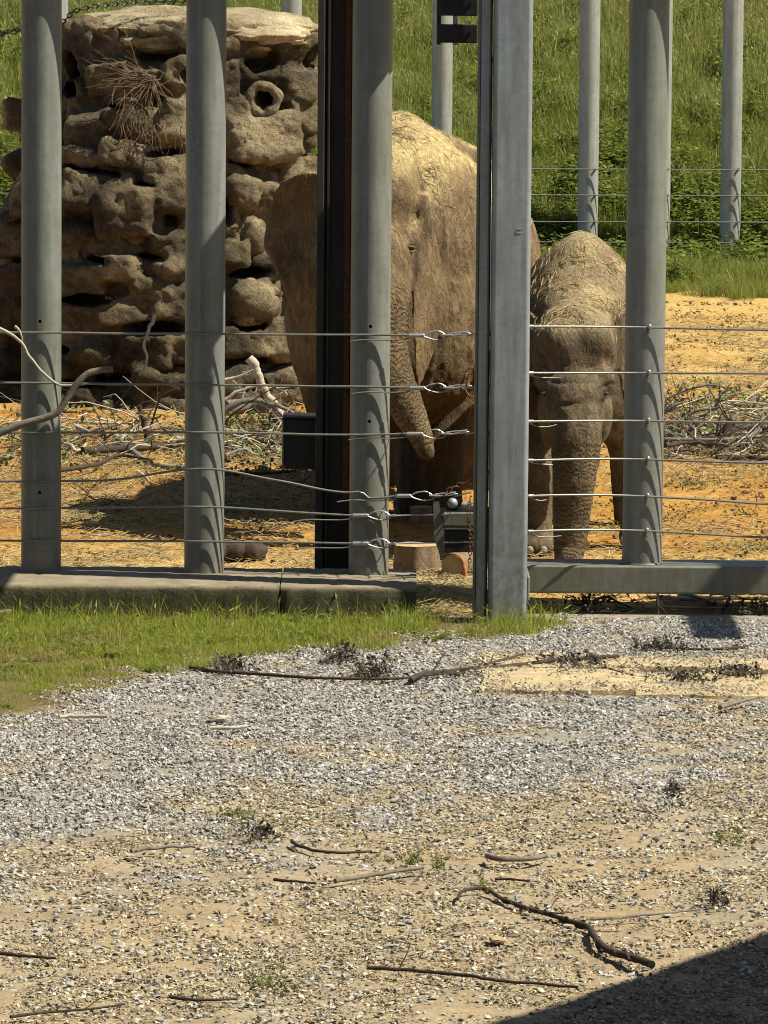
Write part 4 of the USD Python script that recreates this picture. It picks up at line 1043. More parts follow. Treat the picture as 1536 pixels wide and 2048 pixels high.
# ---------------------------------------------------------------- elephants, each one continuous skin from a blended solid
def spl_px(pts, Y):
    """closed smooth outline (x, z) at depth Y through pixel points"""
    P = np.array([at(x, y, Y=Y) for x, y in pts])[:, [0, 2]]
    n = len(P)
    out = []
    for i in range(n):                                       # Catmull-Rom
        p0, p1, p2, p3 = P[i - 1], P[i], P[(i + 1) % n], P[(i + 2) % n]
        for t in (0, .25, .5, .75):
            out.append(.5 * (2 * p1 + (p2 - p0) * t + (2 * p0 - 5 * p1 + 4 * p2 - p3) * t ** 2 + (-p0 + 3 * p1 - 3 * p2 + p3) * t ** 3))
    return np.array(out)

def along(pts, v):
    """distance along a polyline of the nearest point, and distance to it"""
    best = np.full(len(v), 9.0); S = np.zeros(len(v)); at_ = 0
    for a, b in zip(pts[:-1], pts[1:]):
        d = b - a; L = np.linalg.norm(d)
        t = np.clip(((v - a) @ d) / (d @ d), 0, 1)
        q = np.linalg.norm(v - a - t[:, None] * d, axis=1)
        S = np.where(q < best, at_ + t * L, S); best = np.minimum(best, q); at_ += L
    return S, best

def skin(tm, amp=.010, folds=None, brows=()):
    v = np.array(tm.vertices); nrm = np.array(tm.vertex_normals)
    if folds is not None:                                     # slack hanging folds, as a relief that runs down the flank
        q = v * np.array([15, 15, 1.6]) + (fbm(v * 3, 3, 95)[:, None] - .5) * 2.2
        ridge = 1 - np.abs(fbm(q, 3, 96) - .5) * 2
        v = v + nrm * ((np.clip(ridge, 0, 1) ** 5 - .5) * .012 * folds(v))[:, None]
        nrm = np.array(trimesh.Trimesh(v, tm.faces, process=False).vertex_normals)
    for cx, cz, w, hgt, d in brows:                           # creases across the forehead and round the eyes
        t = np.clip(1 - ((v[:, 0] - cx) / w) ** 2, 0, 1) * (nrm[:, 1] < -.2)
        line = cz + .012 * np.sin((v[:, 0] - cx) / w * 2.5) + .05 * ((v[:, 0] - cx) / w) ** 2 * w
        v = v + nrm * (-d * t * np.exp(-((v[:, 2] - line) / hgt) ** 2))[:, None]
    w = fbm(v * np.array([7, 7, 4]), 4, 81) - .5
    w2 = np.abs(fbm(v * np.array([20, 20, 9]), 3, 82) - .5) * 2
    return v + nrm * (w * amp * 2 - (1 - w2) ** 4 * amp * .7)[:, None], np.array(tm.faces), nrm

# ---- the big one: head towards the viewer, body running back to the right
a3 = lambda x, y, Y: at(x, y, Y=Y)
S_ = Solid((-.95, 28.2, -.02), (1.15, 33.2, 2.5), .0165)
S_.ellipsoid(a3(792, 500, 30.3), (.57, .68, .76), .05)                       # shoulders
S_.ellipsoid(a3(782, 660, 30.0), (.57, .46, .60), .1)                        # chest
S_.ellipsoid(a3(875, 545, 31.2), (.62, .95, .70), .12)                       # barrel
S_.ellipsoid(a3(915, 535, 32.1), (.52, .60, .62), .12)                       # rump
S_.limb([a3(800, 262, 30.4), a3(860, 292, 31.0), a3(930, 318, 31.8), a3(985, 385, 32.4)], [.10, .10, .10, .12], .14)   # spine
S_.limb([a3(655, 640, 30.1), a3(680, 830, 30.1), a3(690, 1040, 30.1)], [.25, .19, .175], .10)      # fore legs
S_.limb([a3(905, 640, 30.4), a3(868, 830, 30.4), a3(856, 1029, 30.4)], [.26, .21, .185], .10)
S_.limb([a3(820, 640, 32.0), a3(800, 800, 31.9), a3(800, 972, 32.0)], [.27, .2, .17], .10)     # hind legs
S_.limb([a3(985, 640, 32.0), a3(945, 800, 31.9), a3(938, 972, 32.0)], [.27, .22, .185], .10)
S_.limb([a3(1000, 420, 32.65), a3(1020, 560, 32.85), a3(1024, 760, 32.85)], [.07, .045, .03], .06)   # tail
S_.limb([a3(800, 480, 30.3), a3(760, 440, 29.4)], [.40, .25], .10)      # neck
S_.ellipsoid(a3(752, 400, 29.15), (.27, .36, .30), .06)                       # skull
S_.ellipsoid(a3(716, 355, 29.2), (.15, .20, .16), .08); S_.ellipsoid(a3(786, 352, 29.2), (.14, .20, .16), .08)   # twin domes of the forehead
S_.ellipsoid(a3(754, 510, 28.98), (.235, .27, .30), .06)                     # face
S_.ellipsoid(a3(818, 478, 28.93), (.06, .07, .075), .05); S_.ellipsoid(a3(690, 478, 28.93), (.06, .07, .075), .05)   # brows
S_.ellipsoid(a3(838, 540, 29.2), (.06, .14, .15), .06); S_.ellipsoid(a3(668, 545, 29.2), (.06, .14, .15), .06)   # cheeks
TR = np.array([a3(756, 530, 28.9), a3(758, 620, 28.72), a3(768, 700, 28.66), a3(790, 770, 28.62), a3(822, 832, 28.58), a3(844, 876, 28.55), a3(852, 904, 28.53)])
S_.limb(TR, [.205, .163, .132, .118, .094, .068, .050], .05)
S_.ellipsoid(a3(755, 680, 29.1), (.10, .16, .14), .08)                         # lower jaw
ear = spl_px([(842, 372), (858, 385), (868, 440), (886, 520), (897, 600), (880, 670), (852, 745), (836, 772), (828, 740), (824, 680), (822, 600), (828, 500), (836, 420)], 29.2)
ex0 = a3(836, 500, 29.2)[0]
S_.sheet(ear, lambda x, z: 28.98 + (x - ex0) * 1.5 + .06 * np.sin(z * 9) * np.clip((x - ex0) * 8, 0, 1) - .10 * np.clip(1.45 - z, 0, 1), .022, .035, 1.6)
ear = spl_px([(668, 365), (630, 340), (585, 348), (545, 385), (524, 485), (540, 525), (562, 575), (592, 650), (622, 715), (646, 735), (660, 640), (668, 500)], 29.2)
ex1 = a3(668, 500, 29.2)[0]
S_.sheet(ear, lambda x, z: 29.05 + (ex1 - x) * .55 + .05 * np.sin(z * 8) * np.clip((ex1 - x) * 5, 0, 1), .020, .035)
# ear folds: the front edge of the right ear rolls over
S_.limb([a3(842, 372, 29.08), a3(852, 420, 29.05), a3(846, 470, 29.03)], [.020, .026, .015], .02)
S_.ellipsoid(a3(849, 378, 29.0), (.016, .07, .028), .012, cut=True)
# toes of the fore feet
for cx, Y0 in ((690, 30.1), (856, 30.4)):
    p = a3(cx, 1040, Y0)
    S_.ellipsoid((p[0], Y0 - .03, .06), (.20, .21, .085), .06)
tmb = S_.mesh()
vb, fb, nb = skin(tmb, .007, folds=lambda v: smooth01((v[:, 0] - .17) / .12) * smooth01((v[:, 1] - 29.3) / .3) * smooth01((v[:, 2] - .5) / .3) * smooth01((1.95 - v[:, 2]) / .3))
cen = np.array([a3(800, 600, 30)[0], 30.4, 0.0])
el = thing('elephant', 'big dusty brown elephant facing forward behind the posts, trunk hanging down, hay on its back', 'elephant', cen)
skin_b = part(el, 'body', (vb, fb), 'hide_adult', smooth=True)
def hide_vars(path, v, nrm, trunk, r_mask, dust, ring_pitch):
    Sx, D = along(trunk, v)
    primvar(path, 'ring', Sx / ring_pitch * math.pi)
    front = np.clip((.30 - D) / .1, 0, 1) * smooth01((Sx - .10) / .25)
    primvar(path, 'ringmask', front * r_mask * np.clip(.35 + 1.3 * fbm(v * 9, 3, 88), 0, 1))
    primvar(path, 'dust', dust)
up = np.clip(nb[:, 2], 0, 1)
dust = smooth01((up - .25) / .5) * (.35 + .9 * fbm(vb * 3, 4, 83)) * smooth01((vb[:, 2] - 1.3) / .4) + .25 * smooth01((fbm(vb * 1.7, 3, 84) - .5) / .2) * smooth01((vb[:, 2] - .9) / .8)
hide_vars(skin_b, vb, nb, TR, 1.0, np.clip(dust * 1.25, 0, 1), .030)
def skin_point(v, px, py):
    qx, qy = to_px(v[:, 0], v[:, 1], v[:, 2])
    k = np.where((np.abs(qx - px) < 7) & (np.abs(qy - py) < 7))[0]
    return v[k[np.argmin(v[k, 1])]]
def eye(owner, v, px, py, r, outward):
    c = skin_point(v, px, py) + [-.25 * r * outward, .45 * r, 0]
    e = part(owner, 'eye', trimesh.creation.icosphere(3, r).apply_translation(c), 'eye', smooth=True)
    for s, lift, th in ((1, .50, .30), (-1, -.62, .24)):
        a = np.linspace(-1.35, 1.35, 11)
        arc = np.stack([c[0] + np.sin(a) * r * 1.35, c[1] - r * .95 * np.cos(a * .75) + (.25 * r if lift > 1 else 0), c[2] + s * abs(lift) * r * np.cos(a) * 1.0 - .10 * r], 1)
        part(owner, 'eyelid', tube(arc, r * th * np.clip(np.cos(a * .95), .25, 1), 8), HIDE[owner], smooth=60)
HIDE = {el: 'hide_adult'}
def stain_shade(path, v, spots, legs):
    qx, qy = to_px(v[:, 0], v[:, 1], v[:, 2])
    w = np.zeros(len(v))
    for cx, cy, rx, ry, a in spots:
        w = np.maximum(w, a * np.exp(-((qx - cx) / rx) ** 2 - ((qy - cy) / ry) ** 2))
    w = np.maximum(w, .62 * smooth01((1.02 - v[:, 2] + .5 * (fbm(v * 4, 3, 98) - .5)) / .35) * legs)          # shade painted on the legs and lower body
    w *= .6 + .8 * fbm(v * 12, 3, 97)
    primvar(path, 'stain_shade', np.clip(w, 0, 1))
# dark damp skin round the eyes, down the cheek from the temple gland, and on the mouth; shade painted into the ear folds and left ear
stain_shade(skin_b, vb, [(828, 492, 12, 11, 1), (832, 530, 6, 34, .9), (680, 492, 12, 11, 1), (676, 530, 6, 34, .9), (846, 376, 8, 14, 1), (850, 430, 4, 50, .6), (888, 470, 6, 70, .55), (905, 560, 5, 80, .6), (922, 620, 5, 70, .45), (880, 690, 26, 12, .4), (760, 330, 60, 26, .35), (846, 900, 12, 12, .7), (600, 450, 60, 110, .35)], 1.0 - smooth01((.32 - along(TR, vb)[1]) / .06))
eye(el, vb, 826, 492, .026, 1); eye(el, vb, 682, 492, .026, -1)
for cx, Y0 in ((690, 30.1), (856, 30.4)):
    p = a3(cx, 1040, Y0)
    for k in (-1.1, -.4, .4, 1.1):
        part(el, 'toenail', trimesh.creation.icosphere(2).apply_transform(np.diag([.034, .02, .03, 1])).apply_translation((p[0] + .19 * math.sin(k), Y0 - .03 - .20 * math.cos(k), .04)), 'nail', smooth=True)

# ---- the small one: head lowered towards the viewer, back rising behind it
S_ = Solid((.55, 27.5, -.02), (1.75, 31.2, 2.0), .0125)
S_.ellipsoid(a3(1160, 668, 29.05), (.355, .48, .50), .05)
S_.ellipsoid(a3(1160, 600, 29.2), (.31, .45, .33), .08)
S_.limb([a3(1163, 515, 28.95), a3(1166, 497, 29.3), a3(1178, 520, 29.8)], [.10, .09, .10], .12)
S_.ellipsoid(a3(1166, 770, 28.85), (.31, .36, .32), .08)
S_.ellipsoid(a3(1172, 690, 29.75), (.36, .60, .44), .10)
S_.ellipsoid(a3(1178, 690, 30.3), (.30, .35, .38), .10)
S_.limb([a3(1062, 800, 28.65), a3(1070, 950, 28.5), a3(1072, 1104, 28.42)], [.13, .098, .092], .07)
S_.limb([a3(1245, 800, 28.85), a3(1268, 950, 28.9), a3(1280, 1082, 28.9)], [.15, .108, .098], .07)
S_.limb([a3(1095, 760, 30.1), a3(1100, 900, 30.05), a3(1106, 1034, 30.1)], [.16, .11, .10], .07)
S_.limb([a3(1250, 760, 30.1), a3(1255, 900, 30.05), a3(1262, 1036, 30.1)], [.16, .11, .10], .07)
S_.limb([a3(1180, 620, 30.62), a3(1182, 760, 30.75), a3(1182, 900, 30.72)], [.04, .025, .016], .04)
S_.limb([a3(1160, 700, 29.0), a3(1150, 710, 28.3)], [.24, .20], .08)      # neck
S_.ellipsoid(a3(1150, 712, 28.2), (.235, .28, .235), .06)                    # head
S_.ellipsoid(a3(1152, 680, 28.3), (.21, .30, .20), .08)
S_.ellipsoid(a3(1158, 645, 28.72), (.27, .36, .25), .12)
S_.ellipsoid(a3(1116, 682, 28.05), (.105, .13, .11), .05); S_.ellipsoid(a3(1188, 682, 28.05), (.105, .13, .11), .05)
S_.ellipsoid(a3(1222, 728, 27.98), (.035, .07, .05), .05, cut=True); S_.ellipsoid(a3(1078, 728, 27.98), (.035, .07, .05), .05, cut=True)      # hollows of the temples
S_.ellipsoid(a3(1150, 800, 28.05), (.175, .20, .19), .07)
S_.ellipsoid(a3(1208, 758, 28.02), (.062, .06, .06), .04); S_.ellipsoid(a3(1090, 758, 28.02), (.062, .06, .06), .04)
S_.ellipsoid(a3(1202, 835, 28.08), (.06, .12, .14), .08); S_.ellipsoid(a3(1100, 835, 28.08), (.06, .12, .14), .08)
TS = np.array([a3(1148, 800, 27.95), a3(1152, 880, 27.85), a3(1148, 960, 27.84), a3(1144, 1040, 27.86), a3(1140, 1092, 27.86), a3(1136, 1118, 27.83)])
S_.limb(TS, [.165, .140, .118, .100, .090, .078], .04)
S_.ellipsoid(a3(1180, 905, 28.02), (.06, .08, .13), .05)                       # lower lip
ear = spl_px([(1226, 640), (1250, 618), (1282, 640), (1292, 700), (1282, 770), (1262, 822), (1244, 800), (1234, 740)], 28.3)
e2 = a3(1230, 700, 28.3)[0]
S_.sheet(ear, lambda x, z: 28.18 + (x - e2) * .9, .015, .03)
ear = spl_px([(1074, 640), (1050, 618), (1018, 640), (1008, 700), (1018, 770), (1040, 822), (1058, 800), (1066, 740)], 28.3)
e3 = a3(1070, 700, 28.3)[0]
S_.sheet(ear, lambda x, z: 28.18 + (e3 - x) * .9, .015, .03)
for cx, cy, Y0 in ((1072, 1104, 28.42), (1280, 1082, 28.9)):
    p = a3(cx, cy, Y0)
    S_.ellipsoid((p[0], Y0 - .02, .05), (.118, .12, .065), .04)
tms = S_.mesh()
bz = lambda y: a3(1150, y, 28.0)[2]
bx_ = a3(1150, 700, 28.0)[0]
vs_, fs_, ns_ = skin(tms, .006, brows=[(bx_, bz(738), .19, .011, .010), (bx_, bz(758), .17, .010, .010), (bx_, bz(800), .14, .012, .012), (bx_ + .16, bz(772), .07, .014, .014), (bx_ + .165, bz(798), .06, .012, .012)])
cen = np.array([a3(1160, 700, 28.8)[0], 28.8, 0.0])
ec = thing('elephant', 'small grey-brown young elephant with lowered head behind the gate, straw on its humped back', 'elephant', cen)
skin_s = part(ec, 'body', (vs_, fs_), 'hide_calf', smooth=True)
up = np.clip(ns_[:, 2], 0, 1)
dust = smooth01((up - .2) / .5) * (.2 + 1.0 * fbm(vs_ * 4, 4, 85)) * smooth01((vs_[:, 2] - 1.05) / .3)
hide_vars(skin_s, vs_, ns_, TS, .9, np.clip(dust, 0, 1), .026)
HIDE[ec] = 'hide_calf'
stain_shade(skin_s, vs_, [(1216, 784, 16, 10, 1), (1204, 800, 5, 18, .8), (1084, 784, 16, 10, 1), (1096, 800, 5, 18, .8), (1150, 745, 60, 4, .7), (1150, 764, 56, 3, .6), (1150, 806, 44, 4, .5), (1238, 700, 6, 60, .7), (1172, 870, 4, 70, .5), (1080, 590, 24, 50, .5), (1120, 900, 10, 60, .3)], 0.0)  # damp round the eyes; shade painted in creases, shoulder and trunk side
eye(ec, vs_, 1216, 783, .021, 1); eye(ec, vs_, 1084, 783, .021, -1)
for cx, cy, Y0 in ((1072, 1104, 28.42), (1280, 1082, 28.9)):
    p = a3(cx, cy, Y0)
    for k in (-1.0, -.33, .33, 1.0):
        part(ec, 'toenail', trimesh.creation.icosphere(2).apply_transform(np.diag([.022, .014, .022, 1])).apply_translation((p[0] + .112 * math.sin(k), Y0 - .02 - .116 * math.cos(k), .036)), 'nail', smooth=True)

# hay and straw lying on the two backs and heads
def straw_on(v, nrm, n, seed, weight, label):
    rng = np.random.default_rng(seed)
    w = weight / weight.sum()
    pick = rng.choice(len(v), n, p=w)
    P, N = v[pick], nrm[pick]
    T = np.cross(N, rng.normal(size=(n, 3))); T /= np.linalg.norm(T, axis=1, keepdims=True)
    L = rng.uniform(.02, .10, n) * rng.choice([1, 1, 1.6], n); W = rng.uniform(.0007, .0013, n)
    B = np.cross(N, T)
    lift = rng.uniform(.001, .006, (n, 1))
    c = P + N * lift
    tilt = N * rng.normal(0, .10, (n, 1))
    a, b = c - (T + tilt) * L[:, None] / 2, c + (T + tilt) * L[:, None] / 2
    mid = c + N * rng.uniform(0, .004, (n, 1))
    V = np.stack([a - B * W[:, None], a + B * W[:, None], mid + N * .001, b - B * W[:, None], b + B * W[:, None]], 1).reshape(-1, 3)
    k = np.arange(n)[:, None] * 5
    f = np.vstack([k + [0, 1, 2], k + [1, 4, 2], k + [4, 3, 2], k + [3, 0, 2]])
    solo('hay', (V, f), 'straw', label, 'hay', kind='stuff', smooth=False)
wb = np.clip(nb[:, 2] - .15, 0, 1) ** 1.5 * smooth01((vb[:, 2] - 1.55) / .3) * np.clip(fbm(vb * 4.5, 3, 90) - .47, 0.01, 1) * (vb[:, 1] < 32.3)
straw_on(vb, nb, 2600, 91, wb, 'loose yellow hay lying on the back and forehead of the big elephant')
ws = np.clip(ns_[:, 2] - .1, 0, 1) ** 1.2 * smooth01((vs_[:, 2] - 1.0) / .2) * np.clip(fbm(vs_ * 6, 3, 92) - .45, 0.01, 1) * (vs_[:, 1] < 30)
straw_on(vs_, ns_, 1100, 93, ws, 'thin straw lying on the back and head of the small elephant')
# ---------------------------------------------------------------- branches, logs and sticks
BR = random.Random(77)
def branch(name, pts, px_r, matl, label, cat='branch', Y=None, lift=0.0, twigs=0, group=None, rough=1.0, leaves=None, taper=.45, seed=0, twig_len=.16):
    """pts: pixels of the photograph; lying on the ground, or in the upright plane at depth Y."""
    rng = np.random.default_rng(1000 + seed + len(pts) + int(pts[0][0]) * 7 + int(pts[0][1]))
    P = np.array([at(x, y, Y=Y) for x, y in pts]) if Y is not None else np.array([ground_at(x, y) for x, y in pts])
    r = px_r * P[:, 1].mean() / F
    if Y is None:
        P[:, 2] += r * .7 + lift
    n = max(8, len(pts) * (6 if rough < 2 else 10))
    C = spline(P, n)
    L = np.linalg.norm(np.diff(C, axis=0), axis=1).sum()
    C += (fbm(C * 9 / max(L, .3) + seed, 3, 40 + seed)[:, None] - .5) * rng.normal(size=3) * [1, .4, .6] * r * 1.6 * rough
    R = r * np.linspace(1, taper, n) * (1 + (.22 if rough < 2 else .9) * (fbm(C * 25, 3, 41) - .5))
    t = thing(name, label, cat, C[0], group)
    part(t, 'stem', tube(C, R, 9), matl, smooth=60)
    if rough > 2:                                             # a bundle of wiry strands with knots
        for q in range(4):
            ph = rng.uniform(0, 6.28)
            o = np.stack([np.cos(np.arange(n) * .5 + ph), np.sin(np.arange(n) * .8 + ph * 2), .6 * np.sin(np.arange(n) * .5 + ph)], 1)
            o += (fbm(C * 30 + q, 2, 60 + q)[:, None] - .5) * 3
            a0, a1 = sorted(rng.integers(0, n, 2)); a0 = min(a0, n - 12); a1 = max(a1, a0 + 10)
            part(t, 'strand', tube((C + o * R[:, None] * 1.0)[a0:a1], (R * .42)[a0:a1] * (1 + .6 * (fbm(C * 40, 2, 70 + q) - .5))[a0:a1], 6), matl, smooth=60)
    ms, lv = [], []
    for k in range(twigs):
        i = rng.integers(2, n - 1)
        T = C[i] - C[i - 1]; T /= np.linalg.norm(T) + 1e-9
        dv = T * rng.uniform(.3, 1.1) + rng.normal(size=3) * [.5, .3, .35]; dv[2] = abs(dv[2]) * .8 if Y is None else dv[2]
        l = rng.uniform(.4, 1.2) * twig_len
        Q = [C[i]]
        for s in range(4):
            dv = dv + rng.normal(size=3) * .3
            Q.append(Q[-1] + dv / np.linalg.norm(dv) * l / 4)
        Q = np.array(Q)
        if Y is None:
            Q[:, 2] = np.maximum(Q[:, 2], C[i, 2] - r * .5)
        part(t, 'twig', tube(Q, np.linspace(max(r * .4, .002), .0012, 5), 5), matl, smooth=60)
        if leaves:
            for s in range(leaves):
                lv.append(leaf(Q[rng.integers(1, 5)], rng, rng.uniform(.012, .03)))
    if lv:
        part(t, 'leaves', cat_mesh(lv), 'dry_leaf' if leaves and matl == 'bark_dark' else 'leaf_pale', smooth=False, kind='stuff')
    return t

def leaf(c, rng, s):
    a = rng.normal(size=3); a /= np.linalg.norm(a); b = np.cross(a, rng.normal(size=3)); b /= np.linalg.norm(b)
    u = np.cross(a, b) * .25
    V = np.array([c, c + s * (a * .5 + b * .33 + u * .3), c + s * a * 1.2, c + s * (a * .5 - b * .33 + u * .3)])
    return V, np.array([[0, 1, 2], [0, 2, 3]])

# in front of the fence, resting on the cables
branch('branch', [(-80, 905), (0, 866), (45, 848), (110, 828), (148, 775), (182, 744), (226, 738)], 8, 'bark_grey', 'curved grey branch caught across the cables in front of the leftmost fence post', Y=25.93, twigs=0, taper=.8)
branch('branch', [(-40, 640), (8, 662), (34, 677), (58, 712), (100, 757), (126, 771), (170, 768)], 4, 'wood_pale', 'thin pale branch slanting down from the top cable at the leftmost post', Y=25.93, taper=.5)
branch('twig', [(30, 652), (42, 668), (44, 684)], 3, 'wood_pale', 'short pale twig forking off above the top cable beside the leftmost post', 'twig', Y=25.93)
branch('twig', [(310, 628), (294, 672), (288, 692), (294, 712), (292, 734), (278, 750)], 4.2, 'wood_pale', 'bare pale wavy twig hanging on the top cable before the rock stack', 'twig', Y=25.95)

# the heap on the left, at the foot of the rock stack
PL = [
    ('branch', [(238, 888), (270, 916), (309, 938), (368, 943), (420, 940)], 9, 'bark_grey', 'thick grey branch with a sawn end bending across the left heap', 2),
    ('branch', [(165, 918), (215, 914), (290, 910), (372, 902), (450, 896)], 9, 'bark_dark', 'long dark branch lying level across the left heap', 4),
    ('branch', [(100, 962), (190, 948), (240, 930), (300, 938)], 5, 'bark_dark', 'thin dark branch along the front of the left heap', 4),
    ('branch', [(160, 850), (200, 852), (236, 852), (276, 852)], 4.5, 'wood_pale', 'straight pale stick at the foot of the rock stack', 0),
    ('branch', [(240, 890), (262, 876), (284, 866)], 4, 'wood_pale', 'short pale stick propped on the thick grey branch', 0),
    ('branch', [(128, 906), (140, 909), (146, 916), (150, 920), (172, 902)], 4.5, 'wood_pale', 'crooked pale stick at the right of the leftmost post', 0),
    ('branch', [(276, 950), (290, 960), (302, 974)], 4, 'wood_pale', 'short pale stick in front of the dark level branch', 0),
    ('branch', [(150, 866), (165, 872), (182, 880)], 6, 'wood_pale', 'flat pale splinter near the foot of the rock stack', 0),
    ('log', [(448, 842), (500, 838), (556, 858)], 17, 'bark_grey', 'short pale log lying between the second post and the dark column', 0),
    ('branch', [(446, 872), (500, 868), (566, 876)], 6, 'bark_grey', 'grey branch just in front of the short pale log', 3),
    ('branch', [(452, 905), (510, 898), (600, 905)], 5, 'bark_dark', 'dark thin branch before the short pale log', 4),
    ('branch', [(450, 930), (520, 915), (612, 922)], 4, 'bark_grey', 'lowest grey stick between the second post and the dark column', 3),
    ('branch', [(0, 935), (20, 910), (44, 890)], 5, 'bark_dark', 'dark stick left of the leftmost post', 3),
    ('branch', [(455, 960), (540, 958), (615, 950)], 4, 'bark_dark', 'thin dark stick on the orange sand beside the dark column', 2),
]
for k, (nm, pts, r, ml, lb, tw) in enumerate(PL):
    branch(nm, pts, r, ml, lb, nm, twigs=tw, lift=.01 + .02 * (k % 3), seed=k)
Yl = 34.6
branch('branch', [(300, 905), (296, 880), (288, 850), (280, 812)], 9, 'bark_dark', 'upright dark stump of a branch sticking out of the left heap', Y=Yl, twigs=4, taper=.5)
branch('branch', [(203, 925), (210, 900), (211, 880), (206, 858)], 6, 'bark_dark', 'small dark fork standing in the left heap', Y=34.2, twigs=3)
branch('branch', [(500, 716), (512, 735), (522, 765), (546, 803), (574, 842)], 10, 'wood_pale', 'pale peeled branch leaning on the rock stack beside the big elephant', Y=35.6, twigs=5, taper=.6)
branch('branch', [(446, 800), (490, 778), (530, 770), (575, 790)], 4, 'wood_pale', 'thin pale forked branch crossing the leaning peeled branch', Y=35.4, twigs=6)
branch('branch', [(446, 760), (480, 752), (505, 740)], 4, 'wood_pale', 'thin pale twig reaching from the second post to the leaning branch', Y=35.5, twigs=4)
branch('branch', [(452, 820), (500, 800), (560, 812), (600, 838)], 7, 'bark_grey', 'arched grey branch under the leaning peeled branch', Y=35.2, twigs=4)

# the heap on the right, behind the gate
PR = [
    ('branch', [(1300, 884), (1376, 882), (1440, 870)], 6.5, 'wood_pale', 'thick pale peeled branch on top of the right heap', 1),
    ('branch', [(1310, 885), (1369, 901), (1412, 908), (1460, 918)], 9, 'bark_grey', 'grey branch slanting under the thick pale one in the right heap', 2),
    ('branch', [(1300, 912), (1410, 913), (1540, 904), (1640, 900)], 4.5, 'bark_grey', 'long grey branch along the front of the right heap', 3),
    ('branch', [(1432, 926), (1480, 925), (1545, 928), (1640, 925)], 6, 'bark_dark', 'dark branch lying lowest before the right heap', 3),
    ('branch', [(1477, 906), (1510, 888), (1560, 862)], 7, 'bark_grey', 'grey branch slanting up towards the right edge of the right heap', 3),
    ('branch', [(1330, 925), (1390, 921), (1440, 926)], 5, 'bark_dark', 'dark stick just before the long grey branch', 2),
    ('branch', [(1420, 878), (1480, 858), (1550, 850)], 5, 'bark_dark', 'dark branch at the back of the right heap', 4),
    ('branch', [(1440, 898), (1500, 880), (1560, 890)], 10, 'bark_dark', 'dark mossy bough at the right of the right heap', 5),
]
for k, (nm, pts, r, ml, lb, tw) in enumerate(PR):
    branch(nm, pts, r, ml, lb, nm, twigs=tw, lift=.02 + .04 * (k % 3), seed=30 + k)
branch('branch', [(1405, 922), (1425, 908), (1444, 876), (1455, 848), (1462, 838)], 8, 'bark_dark', 'dark bent branch standing up in the middle of the right heap', Y=34.2, twigs=3)
branch('branch', [(1318, 832), (1345, 812), (1366, 805)], 6, 'bark_grey', 'thin grey branch end poking out beside the gate upright', Y=34.9, twigs=5)
branch('branch', [(1361, 828), (1400, 820), (1436, 816)], 5, 'bark_grey', 'level grey stick at the back of the right heap', Y=35.0, twigs=4, leaves=5)
branch('branch', [(1425, 822), (1436, 802), (1442, 780)], 4, 'bark_grey', 'leafy twig rising from the back of the right heap', Y=35.2, twigs=6, leaves=6)
branch('branch', [(1350, 868), (1372, 838), (1385, 870)], 4, 'bark_grey', 'slim twig standing among the leaves of the right heap', Y=34.9, twigs=5, leaves=5)
branch('branch', [(1330, 800), (1380, 778), (1420, 770), (1470, 785)], 3, 'bark_grey', 'leafy branch tip arching over the top of the right heap', Y=36.0, twigs=9, leaves=7)

# logs near the gate
def log(name, cx, base_py, w, h, label, upright=True, matl='bark_tan', yaw=0.0, Y=None, length=None):
    p = ground_at(cx, base_py)
    s = p[1] / F
    t = thing(name, label, 'log', p)
    r = w * s / 2
    if upright:
        n = 40
        a = np.linspace(0, 2 * math.pi, n + 1)[:-1]
        rr = r * (1 + .10 * (fbm(np.stack([np.cos(a) * 2, np.sin(a) * 2, 0 * a + cx], -1), 3, 5) - .5) * 2 + .03 * np.sin(a * 7))
        H_ = h * s
        zs = [-.02, .0, H_ * .3, H_ * .7, H_]
        V = np.vstack([np.stack([p[0] + rr * (1 - .05 * (k > 2)) * np.cos(a), p[1] + r + rr * (1 - .05 * (k > 2)) * np.sin(a), np.full(n, p[2] + z)], -1) for k, z in enumerate(zs)])
        f = []
        for k in range(len(zs) - 1):
            for i in range(n):
                j = (i + 1) % n
                f += [(k * n + i, k * n + j, (k + 1) * n + j), (k * n + i, (k + 1) * n + j, (k + 1) * n + i)]
        part(t, 'bark', (V, np.array(f)), matl, smooth=50)
        top = V[-n:] * 1.0; top[:, 2] += .002
        top = np.vstack([top, [p[0], p[1] + r, p[2] + H_ + .006]])
        part(t, 'cut_face', (top, np.array([(i, (i + 1) % n, n) for i in range(n)])), 'wood_cut', smooth=False)
    else:
        L = length or .35
        d = np.array([math.sin(yaw), math.cos(yaw), 0])
        a0 = p + [0, 0, r * .95]; b0 = a0 + d * L
        C = np.linspace(a0, b0, 8)
        part(t, 'bark', tube(C, r * (1 + .05 * np.sin(np.arange(8) * 2.1)), 20, caps=False), matl, smooth=50)
        part(t, 'cut_face', tube([a0 - d * .003, a0 + d * .006], [r * .93, r * .93], 20), 'wood_cut', smooth=30)
        part(t, 'cut_face', tube([b0 - d * .006, b0 + d * .003], [r * .93, r * .93], 20), 'wood_cut', smooth=30)
    return t
log('log', 832, 1152, 96, 58, 'upright sawn log with a pale top beside the foot of the fence post', True)
log('log', 905, 1157, 52, 50, 'short sawn log lying with its round cut face forward', False, yaw=.5, length=.22)
log('log', 842, 1050, 46, 34, 'small tan log standing at the foot of the big elephant', True)
branch('bark_strip', [(918, 1112), (926, 1130), (932, 1152)], 5, 'wood_orange', 'orange strip of bark leaning on the lying sawn log', 'bark', Y=27.1, taper=.8)
branch('log', [(420, 1122), (450, 1120), (490, 1120), (524, 1120)], 21, 'bark_dark', 'dark rotten log behind the second fence post', 'log', taper=1.0)
